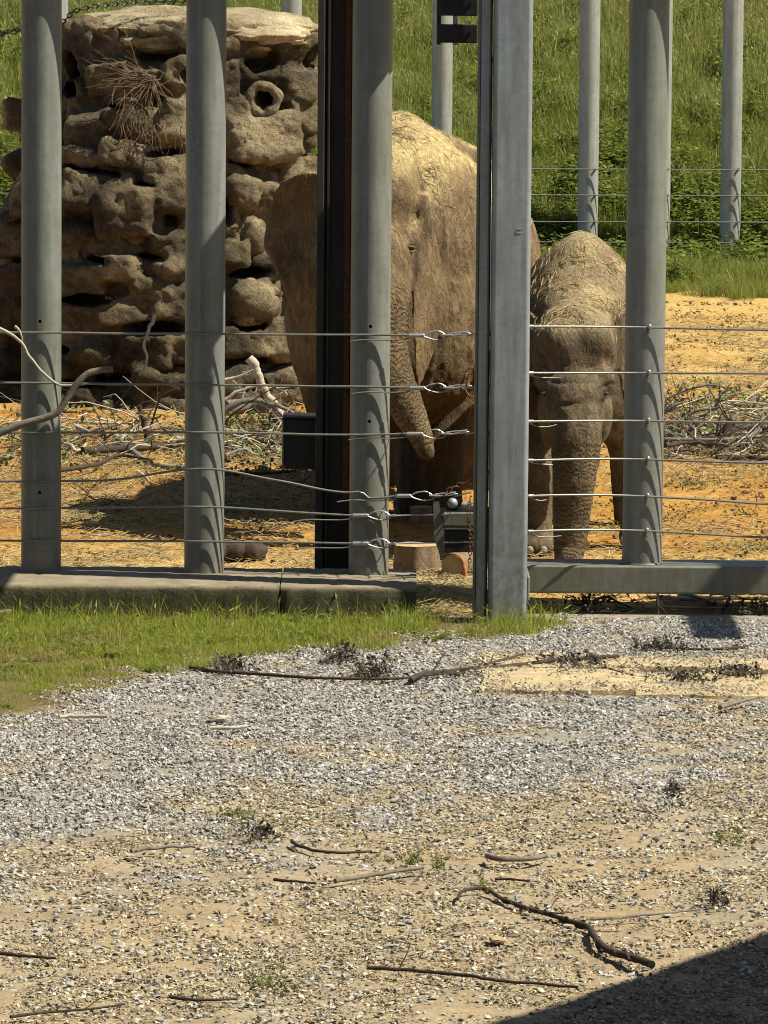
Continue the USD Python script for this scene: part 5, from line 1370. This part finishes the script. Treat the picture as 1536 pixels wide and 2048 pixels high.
# sticks lying under and behind the gate's sill beam
for k, (pts, r, ml, lb) in enumerate([
    ([(1318, 1199), (1380, 1202), (1460, 1200)], 6, 'wood_pale', 'pale split stick lying under the sill beam of the gate'),
    ([(1330, 1210), (1420, 1213), (1540, 1206)], 5, 'wood_pale', 'second pale stick lying just under the sill beam, nearer the viewer'),
    ([(1360, 1196), (1400, 1206), (1428, 1216)], 9, 'bark_grey', 'short thick grey stick slanting under the sill beam'),
    ([(1140, 1220), (1180, 1208), (1212, 1196), (1240, 1208), (1266, 1222)], 4, 'bark_dark', 'dark forked twig under the sill beam near the grass tuft'),
    ([(1456, 1214), (1470, 1200), (1540, 1204)], 4, 'bark_dark', 'dark twig under the right end of the sill beam'),
    ([(1420, 1190), (1500, 1190), (1560, 1194)], 4, 'wood_pale', 'thin pale stick right behind the sill beam'),
    ([(1316, 1228), (1314, 1200), (1318, 1185)], 4, 'bark_dark', 'short dark twig standing against the sill beam')]):
    branch('stick', pts, r, ml, lb, 'stick', seed=60 + k, twigs=1, Y=25.62 if k == 6 else None)

# in the yard
YD = [
    ([(915, 1806), (930, 1790), (960, 1786), (1010, 1808), (1080, 1832), (1130, 1848), (1176, 1862), (1194, 1890), (1215, 1908), (1256, 1922), (1304, 1940)], 3.2, 'bark_dark', 'gnarled dark root winding over the gravel, thickest near the shade', 5, 2.5),
    ([(735, 1945), (800, 1950), (880, 1956), (980, 1970), (1070, 1977), (1155, 1985)], 4.2, 'bark_dark', 'long straight dark twig lying on the sand nearest the viewer', 1, .7),
    ([(670, 1772), (730, 1762), (846, 1744)], 5, 'bark_grey', 'straight grey-brown stick on the gravel beside green weeds', 0, .8),
    ([(585, 1690), (606, 1704), (640, 1712), (690, 1714), (742, 1712)], 4, 'bark_dark', 'curved dark twig on the middle gravel', 1, .6),
    ([(262, 1712), (320, 1704), (392, 1702)], 4.5, 'bark_grey', 'short grey-brown twig on the left gravel', 0, .6),
    ([(975, 1722), (1010, 1729), (1050, 1728), (1092, 1722)], 6, 'bark_grey', 'short curved grey stick right of the middle of the yard', 0, .8),
    ([(-10, 1916), (40, 1921), (112, 1926)], 4.5, 'bark_dark', 'dark twig at the left edge of the yard', 0, .6),
    ([(20, 2044), (100, 2034), (180, 2028), (250, 2018)], 3.5, 'bark_dark', 'thin dark twig in the lower left corner of the yard', 2, .6),
    ([(340, 2004), (400, 2010), (476, 2008)], 4, 'bark_dark', 'thin dark twig just right of the lower left corner', 1, .5),
    ([(1180, 1846), (1260, 1842), (1350, 1832), (1400, 1828)], 3.2, 'bark_grey', 'thin grey twig right of the gnarled root', 1, .5),
    ([(548, 1768), (590, 1772), (632, 1775)], 3.5, 'bark_dark', 'small dark twig left of the straight grey-brown stick', 0, .6),
    ([(990, 1766), (1030, 1768), (1060, 1772)], 3, 'bark_dark', 'small dark twig between the grey stick and the gnarled root', 0, .6),
    ([(380, 1342), (430, 1350), (520, 1356), (640, 1364), (760, 1366), (860, 1358), (970, 1350)], 4, 'bark_dark', 'long thin dead branch lying along the upper edge of the gravel', 7, .5),
    ([(820, 1372), (846, 1358), (900, 1352), (985, 1344), (1060, 1336), (1130, 1330), (1235, 1322)], 6, 'bark_dark', 'long brown dead branch reaching onto the wooden boards', 8, .7),
    ([(970, 1340), (1010, 1328), (1050, 1318)], 5, 'bark_dark', 'short brown branch end on the boards', 2, .7),
    ([(1190, 1330), (1220, 1345), (1266, 1358)], 3, 'bark_dark', 'thin twig lying across the seam of the boards', 1, .6),
    ([(1440, 1424), (1480, 1412), (1512, 1404)], 5, 'bark_grey', 'grey stick on the gravel below the right boards', 1, .6),
    ([(118, 1442), (160, 1440), (216, 1442)], 4, 'wood_pale', 'pale flat sliver of wood on the left gravel', 0, .9),
    ([(420, 1464), (455, 1464), (494, 1461)], 4, 'wood_pale', 'pale sliver of wood on the gravel right of the flat one', 0, .9),
    ([(1500, 1300), (1400, 1306), (1330, 1302)], 3.5, 'bark_dark', 'dark twig on the gravel above the right boards', 3, .6),
    ([(640, 1330), (680, 1312), (700, 1296)], 3, 'bark_dark', 'thin twig rising among dead leaves at the edge of the grass', 3, .6),
    ([(160, 1214), (60, 1226), (-20, 1236)], 6, 'bark_grey', 'grey stick lying on the grass against the kerb', 0, .7),
]
for k, (pts, r, ml, lb, tw, tp) in enumerate(YD):
    branch('stick', pts, r, ml, lb, 'stick', seed=90 + k, twigs=tw, taper=tp, lift=.012, twig_len=.12, rough=3.0 if k == 0 else 1.6)

# tufts of dead leaves and dried sprigs in the yard
def sprig(cx, cy, w, h, n, matl, label, cat, name='dead_sprig', seed=0, leaf_size=.02):
    rng = np.random.default_rng(500 + seed)
    p = ground_at(cx, cy); s = p[1] / F
    t = thing(name, label, cat, p)
    tw, lv = [], []
    for k in range(n):
        a = p + [rng.normal(0, w * s * .22), rng.normal(0, .10), .012]
        dv = np.array([rng.normal(0, .6), rng.normal(0, .4), rng.uniform(.1, .9)])
        L = rng.uniform(.4, 1.0) * max(h * s, .03)
        Q = [a]
        for q in range(3):
            dv = dv + rng.normal(size=3) * .3
            Q.append(Q[-1] + dv / np.linalg.norm(dv) * L / 3)
        Q = np.array(Q); Q[:, 2] = np.maximum(Q[:, 2], p[2] + .005)
        tw.append(tube(Q, np.linspace(.0022, .001, 4), 4))
        for q in range(5):
            lv.append(leaf(Q[rng.integers(1, 4)] + rng.normal(size=3) * .006, rng, rng.uniform(.5, 1.3) * leaf_size))
    part(t, 'twigs', cat_mesh(tw), 'bark_dark', smooth=False, kind='stuff')
    part(t, 'leaves', cat_mesh(lv), matl, smooth=False, kind='stuff')
for k, (cx, cy, w, h, n, lb) in enumerate([
    (466, 1342, 90, 34, 46, 'dark dead leaf tuft at the left end of the thin dead branch'),
    (690, 1322, 70, 34, 34, 'dark dried sprig on the gravel below the kerb'),
    (748, 1356, 74, 56, 44, 'upright dark dried sprig in the middle of the thin dead branch'),
    (1140, 1330, 130, 28, 56, 'dark dead leaves spread on the left board'),
    (1318, 1302, 150, 26, 56, 'dark dead leaves on the gravel above the seam of the boards'),
    (1368, 1362, 130, 22, 50, 'dark dead leaves along the front of the middle board'),
    (1480, 1352, 120, 22, 46, 'dark dead leaves on the right end of the boards'),
    (1170, 1216, 90, 24, 40, 'dark dead sprig under the sill beam by the grass tuft'),
    (1500, 1222, 130, 22, 40, 'dark dead leaves under the right end of the sill beam'),
    (520, 1674, 70, 20, 26, 'dark dead leaves below the green weeds on the gravel'),
    (1440, 1808, 46, 24, 22, 'small dark curled leaf clump near the roof shade'),
    (1350, 1592, 50, 16, 18, 'small dark leaf clump on the right gravel')]):
    sprig(cx, cy, w, h, n, 'dry_leaf', lb, 'dead leaves', seed=k)
for k, (cx, cy, w, h, n, lb) in enumerate([
    (470, 1640, 190, 7, 34, 'low green weeds on the middle gravel'), (830, 1732, 110, 9, 24, 'low green weeds beside the straight stick'),
    (535, 1978, 110, 8, 24, 'low green sprig near the front of the yard'), (1460, 1682, 90, 6, 18, 'low green weeds on the right gravel'),
    (880, 1738, 40, 9, 12, 'tiny green weed right of the straight stick'), (965, 1780, 30, 8, 10, 'tiny green weed at the head of the gnarled root')]):
    sprig(cx, cy, w, h, n, 'nettle', lb, 'weeds', name='weed', seed=40 + k, leaf_size=.013)

# pale boards let into the gravel before the gate
def board(pxs, label, z=.012, th=.03):
    P = [ground_at(x, y) for x, y in pxs]
    zs = z
    pts = [(q[0], q[1], zz) for q in P for zz in (zs - th, zs)]
    h_ = man(hull(pts)).refine_to_length(.05)
    v, f = to_vf(h_)
    v = v + (fbm(v * 14, 3, 9)[:, None] - .5) * .010
    v[:, 0] += (fbm(v * [0, 9, 0] + P[0][0] * 5, 3, 10) - .5) * .05; v[:, 1] += (fbm(v * [4, 0, 0] + P[0][1], 4, 11) - .5) * .14
    v[:, 2] += (fbm(v * [3, 3, 0], 3, 12) - .6) * .02
    solo('board', (v, f), 'plank', label, 'board', smooth=30, origin=P[0])
board([(968, 1313), (1262, 1316), (1262, 1338), (966, 1337)], 'rear pale wooden board, farther of the two at the left end', .016)
board([(966, 1341), (1266, 1344), (1268, 1388), (964, 1384)], 'front pale wooden board with its square left end on the gravel', .018)
board([(1266, 1316), (1620, 1322), (1620, 1346), (1266, 1340)], 'pale wooden board running on to the right past the dead leaves', .012)
board([(1270, 1348), (1640, 1356), (1640, 1392), (1270, 1392)], 'sand-covered wooden board at the right front, under dark leaves', .004)
# pale stone chunk
rng = np.random.default_rng(8)
p = ground_at(440, 1442)
solo('stone', (boulder_mesh(.045, .03, .018, 900) + p + [0, 0, .012], ICOF), 'wood_pale', 'pale flat stone lying alone on the left gravel', 'stone', origin=p)
p = ground_at(995, 1885)
solo('stone', (boulder_mesh(.032, .025, .010, 901) + p + [0, 0, .010], ICOF), 'plank', 'yellowish flat stone near the gnarled root', 'stone', origin=p)
# ---------------------------------------------------------------- gravel, clods, litter and grass
def stone_patch(seed, n, size, rad, flat, aspect=1.0):
    rng = np.random.default_rng(seed)
    vs, fs, c0 = [], [], 0
    for k in range(n):
        r = rng.uniform(*rad) * rng.choice([.7, 1, 1, 1.35])
        p = rng.normal(size=(9, 3)); p /= np.linalg.norm(p, axis=1, keepdims=True); p *= rng.uniform(.8, 1.0, (9, 1))
        p *= r * np.array([rng.uniform(.8, 1.4) * aspect, rng.uniform(.7, 1.1), flat * rng.uniform(.6, 1.2)])
        h_ = ConvexHull(p)
        f = h_.simplices.copy()
        flip = (np.cross(p[f[:, 1]] - p[f[:, 0]], p[f[:, 2]] - p[f[:, 0]]) * h_.equations[:, :3]).sum(1) < 0
        f[flip] = f[flip][:, ::-1]
        R = Rotation.from_euler('zxy', [rng.uniform(0, 6.28), rng.normal(0, .35), rng.normal(0, .35)]).as_matrix()
        o = rng.uniform(-size / 2, size / 2, 2)
        vs.append(p @ R.T + [o[0], o[1], r * flat * .45]); fs.append(f + c0); c0 += len(p)
    v, f = np.vstack(vs), np.vstack(fs)
    used, inv = np.unique(f, return_inverse=True)           # corners inside a stone's hull are dropped
    return v[used], inv.reshape(f.shape)

def zrot(rng, n):
    a = rng.uniform(0, 2 * math.pi, n)
    return np.stack([0 * a, 0 * a, np.sin(a / 2), np.cos(a / 2)], 1)

def in_poly(x, y, poly):
    inside = np.zeros(x.shape, bool)
    for (x0, y0), (x1, y1) in zip(poly, poly[1:] + poly[:1]):
        c = (y0 > y) != (y1 > y)
        with np.errstate(divide='ignore', invalid='ignore'):
            inside ^= c & (x < (x1 - x0) * (y - y0) / (y1 - y0) + x0)
    return inside

GRASS_EDGE = [(-800, 1195), (835, 1195), (850, 1235), (960, 1240), (985, 1232), (1055, 1210), (1120, 1215), (1122, 1240), (1060, 1268), (960, 1278), (880, 1272), (800, 1274), (640, 1284), (520, 1300), (420, 1324), (330, 1336), (210, 1364), (120, 1400), (50, 1452), (-300, 1500), (-800, 1520)]
BOARDS = [[(962, 1308), (1266, 1312), (1640, 1318), (1640, 1400), (1270, 1398), (960, 1392)]]

rng = np.random.default_rng(300)
cell = .155
gx = np.arange(-3.4, 3.4, cell); gy = np.arange(14.6, 25.75, cell)
GX, GY = np.meshgrid(gx, gy); GX, GY = GX.ravel(), GY.ravel()
GX = GX + rng.uniform(-.06, .06, len(GX)); GY = GY + rng.uniform(-.06, .06, len(GY))
Z = yard_z(GX, GY)
PX, PY = to_px(GX, GY, Z)
keep = (PX > -620) & (PX < 2200) & ~in_poly(PX, PY, [(x, y + (-14 if y > 1260 else 6)) for x, y in GRASS_EDGE])
onb = in_poly(PX, PY, [(x, y + (5 if y < 1350 else -5)) for x, y in BOARDS[0]]); keep &= ~onb
tone_at = yard_tone(GX, GY)
tan = rng.uniform(0, 1, len(GX)) < smooth01((tone_at - .22) / .5)
bare = smooth01((fbm(np.stack([GX * 1.1, GY * .6, 0 * GX + 9], -1), 4, 17) - .47) / .12)
keep &= rng.uniform(0, 1, len(GX)) > np.where(tan, .42, .22) * bare
GX, GY, Z, tan = GX[keep], GY[keep], Z[keep], tan[keep]
n = len(GX)
protos = [cat_mesh([stone_patch(k, 150, .24, (.0022, .0065), .7), stone_patch(k + 10, 74, .24, (.0055, .0115), .7)]) for k in range(7)] + [cat_mesh([stone_patch(20 + k, 170, .24, (.0018, .0055), .6, 1.4), stone_patch(40 + k, 62, .24, (.0045, .0095), .6, 1.4)]) for k in range(7)]
idx = np.where(tan, 7 + rng.integers(0, 7, n), rng.integers(0, 7, n))
instancer('/World/gravel', protos, ['gravel_grey'] * 7 + ['gravel_tan'] * 7, np.stack([GX, GY, Z], 1), idx, zrot(rng, n), np.repeat(rng.uniform(.85, 1.2, (n, 1)), 3, 1), 'loose grey gravel and tan chips covering the yard', 'gravel')
# a thin sprinkle of grey stones over the tan part, and litter over the rest
m_ = 2400
x = rng.uniform(-3.0, 3.0, m_); y = rng.uniform(15, 24.5, m_)
px, py = to_px(x, y, 0 * x)
k = ~in_poly(px, py, GRASS_EDGE) & ~in_poly(px, py, BOARDS[0])
x, y = x[k], y[k]; n = len(x)
protos = [stone_patch(60 + q, 8, .3, (.006, .014), .7) for q in range(4)]
instancer('/World/loose_stones', protos, ['gravel_grey'] * 4, np.stack([x, y, yard_z(x, y) + .004], 1), rng.integers(0, 4, n), zrot(rng, n), np.ones((n, 3)), 'larger grey stones strewn thinly over the sandy part of the yard', 'stones')

def blades(seed, n, size, h, w, lean=.5, segs=3, seedhead=0.0):
    rng = np.random.default_rng(seed)
    vs, fs, c0 = [], [], 0
    for k in range(n):
        o = np.array([*rng.uniform(-size / 2, size / 2, 2), 0])
        H_ = rng.uniform(*h); W = rng.uniform(*w)
        a = rng.uniform(0, 2 * math.pi); dl = np.array([math.cos(a), math.sin(a), 0]); b = rng.uniform(0, 2 * math.pi); sd = np.array([math.cos(b), math.sin(b), 0])
        ln = abs(rng.normal(0, lean))
        t = np.linspace(0, 1, segs + 1)
        c = o + dl * (ln * H_ * t[:, None] ** 1.9) + np.array([0, 0, 1.0]) * (H_ * (t - .28 * ln * t ** 2.2))[:, None]
        ww = W * (1 - t ** 1.6) + .0004
        V = np.empty((2 * (segs + 1), 3)); V[0::2] = c - sd * ww[:, None]; V[1::2] = c + sd * ww[:, None]
        f = []
        for s in range(segs):
            f += [(2 * s, 2 * s + 1, 2 * s + 3), (2 * s, 2 * s + 3, 2 * s + 2)]
        vs.append(V); fs.append(np.array(f) + c0); c0 += len(V)
        if rng.uniform() < seedhead:
            e = c[-1]; tdir = c[-1] - c[-2]; tdir /= np.linalg.norm(tdir)
            V = np.array([e - sd * .0005, e + sd * .006 + tdir * .02, e + tdir * .06, e - sd * .006 + tdir * .02, ])
            vs.append(V); fs.append(np.array([(0, 1, 2), (0, 2, 3)]) + c0); c0 += 4
    return np.vstack(vs), np.vstack(fs)

def leafy(seed, n, size, h, leafsize):
    rng = np.random.default_rng(seed)
    vs, fs, c0 = [], [], 0
    for k in range(n):
        o = np.array([*rng.uniform(-size / 2, size / 2, 2), 0]); H_ = rng.uniform(*h)
        top = o + [rng.normal(0, .05), rng.normal(0, .05), H_]
        for q in range(rng.integers(6, 11)):
            t = rng.uniform(.25, 1.0); c = o + (top - o) * t
            a = rng.uniform(0, 6.28); d = np.array([math.cos(a), math.sin(a), rng.uniform(-.45, .35)]); s = np.array([-math.sin(a), math.cos(a), rng.normal(0, .25)])
            L = leafsize * rng.uniform(.6, 1.3)
            V = np.array([c, c + d * L * .4 + s * L * .3, c + d * L, c + d * L * .4 - s * L * .3])
            vs.append(V); fs.append(np.array([(0, 1, 2), (0, 2, 3)]) + c0); c0 += 4
    return np.vstack(vs), np.vstack(fs)

# grass along the kerb and at the foot of the gate post
rng = np.random.default_rng(310)
m_ = 9000
x = rng.uniform(-4.0, 1.0, m_); y = rng.uniform(21.6, 25.49, m_)
px, py = to_px(x, y, 0 * x)
jit = (fbm(np.stack([x * 4, y * 2.2, 0 * x], -1), 4, 12) - .5) * 110
k = in_poly(px, py + jit * (py > 1250), GRASS_EDGE)
patchy = smooth01((fbm(np.stack([x * 3.0, y * 2.0, 0 * x], -1), 4, 13) - .36) / .16)
fade = np.clip((1480 - py) / 190, .12, 1) * np.where((px > 850) & (px < 945), .22, 1) * (.45 + .55 * np.where(y > 24.6, 1, patchy))
k &= rng.uniform(0, 1, m_) < fade
x, y, px, py = x[k], y[k], px[k], py[k]; n = len(x)
protos = [blades(700 + q, 80, .14, (.015, .06), (.0008, .0018), .85) for q in range(5)] + [blades(720 + q, 18, .16, (.05, .14), (.0008, .0017), .7, 3, .15) for q in range(3)] + [blades(740 + q, 34, .14, (.02, .08), (.0008, .0016), 1.0) for q in range(3)] + [leafy(750 + q, 9, .14, (.02, .06), .03) for q in range(2)]
u = rng.uniform(0, 1, n)
dry = smooth01((fbm(np.stack([x * 2.2, y * 1.5, 0 * x + 3], -1), 3, 14) - .5) / .2) * .4 + .08 + .4 * (py > 1385)
tall = (rng.uniform(0, 1, n) < np.where(y > 25.2, .28, .06)) | ((px > 770) & (px < 862) & (rng.uniform(0, 1, n) < .5)) | ((px > 980) & (py > 1170) & (rng.uniform(0, 1, n) < .35))
idx = np.where(tall, 5 + rng.integers(0, 3, n), np.where(u < dry, 8 + rng.integers(0, 3, n), np.where(u > .94, 11 + rng.integers(0, 2, n), rng.integers(0, 5, n))))
sc = rng.uniform(.5, 1.1, n) * np.clip((1480 - py) / 170, .5, 1.0)
instancer('/World/grass_strip', protos, ['grass_near'] * 8 + ['grass_dry'] * 3 + ['nettle'] * 2, np.stack([x, y, yard_z(x, y) - .004], 1), idx, zrot(rng, n), np.repeat(sc[:, None], 3, 1), 'short patchy green grass growing along the concrete kerb and round the gate post', 'grass')

# tall meadow grass and leafy weeds on the bank behind the far posts
rng = np.random.default_rng(320)
protos = [blades(800 + q, 150, .34, (.10, .30), (.0022, .0042), .55, 3, .06) for q in range(5)] + [blades(820 + q, 130, .34, (.16, .40), (.002, .004), .45, 3, .35) for q in range(3)] + [leafy(840 + q, 42, .34, (.12, .38), .055) for q in range(4)]
cell = .20
gx = np.arange(-7.6, 7.6, cell); gy = np.r_[np.arange(48.7, 64.5, cell)]
X, Y = np.meshgrid(gx, gy); X, Y = X.ravel(), Y.ravel()
X = X + rng.uniform(-.1, .1, len(X)); Y = Y + rng.uniform(-.1, .1, len(Y))
edge = (fbm(np.stack([X * .9, 0 * X, 0 * X], -1), 3, 15) - .5) * 1.6
k = (Y > 49.3 + edge)
X, Y = X[k], Y[k]; n = len(X)
hgt = Y - 52.3 + (fbm(np.stack([X * .8, Y * .8, 0 * X], -1), 3, 16) - .5) * 5
pn = np.where(Y < 51.6, .08, np.clip(.75 - (hgt - .6) / 4.5, .10, .62)); pt = np.clip((hgt - 3.6) / 3.0, .03, .95)
u = rng.uniform(0, 1, n)
idx = np.where(u < pn, 8 + rng.integers(0, 4, n), np.where(rng.uniform(0, 1, n) < pt, 5 + rng.integers(0, 3, n), rng.integers(0, 5, n)))
sc = rng.uniform(.75, 1.25, n) * np.where(Y < 50.0, .6, 1.0)
instancer('/World/meadow_grass', protos, ['grass_bank'] * 5 + ['grass_top'] * 3 + ['nettle'] * 4, np.stack([X, Y, terrain(X, Y) - .02], 1), idx, zrot(rng, n), np.repeat(sc[:, None], 3, 1), 'tall green grass and leafy weeds covering the bank behind the far posts', 'grass')

# clods and stones on the sand, straw and chips of wood inside the paddock
rng = np.random.default_rng(330)
m_ = 3800
x = rng.uniform(-4.6, 4.6, m_); y = rng.uniform(26.5, 48.5, m_)
protos = [stone_patch(900 + q, 14, .5, (.004, .018), .6) for q in range(4)]
instancer('/World/sand_clods', protos, ['clods'] * 4, np.stack([x, y, paddock_h(x, y)], 1), rng.integers(0, 4, m_), zrot(rng, m_), np.repeat(rng.uniform(.6, 1.3, (m_, 1)), 3, 1), 'small clods and crumbs lying on the orange sand', 'clods')

def straw_patch(seed, n, size, length):
    rng = np.random.default_rng(seed)
    vs, fs, c0 = [], [], 0
    for k in range(n):
        o = np.array([*rng.normal(0, size / 3, 2), rng.uniform(.003, .03)]); a = rng.uniform(0, 6.28); L = rng.uniform(*length)
        d = np.array([math.cos(a), math.sin(a), rng.normal(0, .18)]) * L / 2
        vs_, fs_ = tube(np.array([o - d, o + rng.normal(size=3) * .006, o + d]), [.0013, .0016, .0011], 3)
        vs.append(vs_); fs.append(fs_ + c0); c0 += len(vs_)
    return np.vstack(vs), np.vstack(fs)
xs, ys, sz = [], [], []
def add(n, f):
    for _ in range(n):
        q = f(); g_ = ground_at(*q); xs.append(g_[0]); ys.append(g_[1]); sz.append(rng.uniform(.7, 1.3))
add(260, lambda: (rng.uniform(-100, 1000), min(1188, abs(rng.normal(1135, 28)))))
add(240, lambda: (rng.uniform(0, 640), rng.normal(985, 50)))
add(150, lambda: (rng.normal(900, 50), rng.normal(1180, 18)))
add(130, lambda: (rng.uniform(1250, 1560), rng.normal(880, 45)))
add(110, lambda: (rng.uniform(20, 640), rng.normal(890, 40)))
add(60, lambda: (rng.uniform(1080, 1560), rng.normal(1085, 40)))
add(60, lambda: (rng.uniform(1330, 1560), rng.uniform(640, 780)))
xs, ys, sz = map(np.array, (xs, ys, sz)); n = len(xs)
protos = [straw_patch(950 + q, 34, .34, (.025, .10)) for q in range(4)]
instancer('/World/straw_litter', protos, ['straw'] * 4, np.stack([xs, ys, np.where(ys > Y_FENCE, paddock_h(xs, ys), 0)], 1), rng.integers(0, 4, n), zrot(rng, n), np.repeat(sz[:, None], 3, 1), 'loose straw strewn on the ground inside the paddock', 'straw')

# fine twigs and leaves that fill the two heaps
def twig_patch(seed, n, size, length, r):
    rng = np.random.default_rng(seed)
    vs, fs, c0 = [], [], 0
    for k in range(n):
        o = np.array([*rng.normal(0, size / 2.6, 2), rng.uniform(.01, .10)]); a = rng.uniform(0, 6.28); L = rng.uniform(*length)
        d = np.array([math.cos(a), math.sin(a), rng.normal(0, .35)]) * L / 4
        Q = [o]
        for s in range(4):
            d = d + rng.normal(size=3) * L * .07
            Q.append(Q[-1] + d)
        Q = np.array(Q); Q[:, 2] = np.maximum(Q[:, 2], .004)
        a_, b_ = tube(Q, np.linspace(r, r * .35, 5) * rng.uniform(.5, 1.3), 4)
        vs.append(a_); fs.append(b_ + c0); c0 += len(a_)
    return np.vstack(vs), np.vstack(fs)
def leaf_patch(seed, n, size, s):
    rng = np.random.default_rng(seed)
    return cat_mesh([leaf(np.array([*rng.normal(0, size / 2.6, 2), rng.uniform(.01, .10)]), rng, rng.uniform(.5, 1.3) * s) for _ in range(n)])
xs, ys, kk = [], [], []
def add2(n, f, kinds):
    for _ in range(n):
        q = f(); g_ = ground_at(*q); xs.append(g_[0]); ys.append(g_[1]); kk.append(rng.choice(kinds))
add2(46, lambda: (rng.uniform(-20, 640), rng.normal(895, 30)), [0, 1, 2, 3, 4, 5, 6, 7])
add2(26, lambda: (rng.uniform(440, 640), rng.normal(870, 26)), [0, 1, 3, 6, 7])
add2(46, lambda: (rng.uniform(1300, 1600), rng.normal(880, 24)), [0, 1, 2, 3, 4, 5, 6, 7])
add2(16, lambda: (rng.uniform(1300, 1600), rng.normal(820, 14)), [6, 7, 0])
add2(70, lambda: (rng.uniform(0, 640), rng.uniform(925, 1060)), [6, 7, 1, 3, 4, 2])
add2(26, lambda: (rng.uniform(1090, 1560), rng.uniform(930, 1100)), [6, 7, 7, 3])
add2(20, lambda: (rng.uniform(1330, 1560), rng.uniform(630, 780)), [6, 7, 3])
n_small = len(xs) - 116
add2(10, lambda: (rng.uniform(1110, 1560), rng.normal(1212, 8)), [2, 3])
xs, ys, kk = np.array(xs), np.array(ys), np.array(kk); n = len(xs)
protos = [twig_patch(960 + q, 12, .6, (.12, .42), .006) for q in range(6)] + [leaf_patch(980 + q, 110, .6, .034) for q in range(2)]
instancer('/World/twig_litter', protos, ['wood_pale', 'bark_grey', 'bark_dark', 'bark_dark', 'bark_grey', 'bark_dark', 'leaf_pale', 'leaf_pale'], np.stack([xs, ys, np.where(ys > Y_FENCE, paddock_h(xs, ys), 0)], 1), kk, zrot(rng, n), np.repeat(rng.uniform(.7, 1.2, (n, 1)) * np.where(np.arange(n) < n_small, 1, .42)[:, None], 3, 1), 'fine twigs and wilted leaves filling the branch heaps', 'twigs')

# grit and sand trodden over the boards
rng = np.random.default_rng(340)
xs, ys = [], []
for _ in range(170):
    g_ = ground_at(rng.uniform(975, 1560), rng.choice([rng.normal(1344, 10), rng.normal(1385, 6), rng.normal(1318, 5)])); xs.append(g_[0]); ys.append(g_[1])
for _ in range(34):
    g_ = ground_at(rng.normal(966, 9), rng.uniform(1312, 1390)); xs.append(g_[0]); ys.append(g_[1])
n = len(xs); xs, ys = np.array(xs), np.array(ys)
protos = [stone_patch(1100 + q, 22, .26, (.003, .009), .5, 1.3) for q in range(3)]
instancer('/World/board_grit', protos, ['gravel_tan', 'gravel_tan', 'gravel_grey'], np.stack([xs, ys, np.full(n, .018)], 1), rng.integers(0, 3, n), zrot(rng, n), np.ones((n, 3)), 'grit and chips trodden over the pale boards', 'grit')
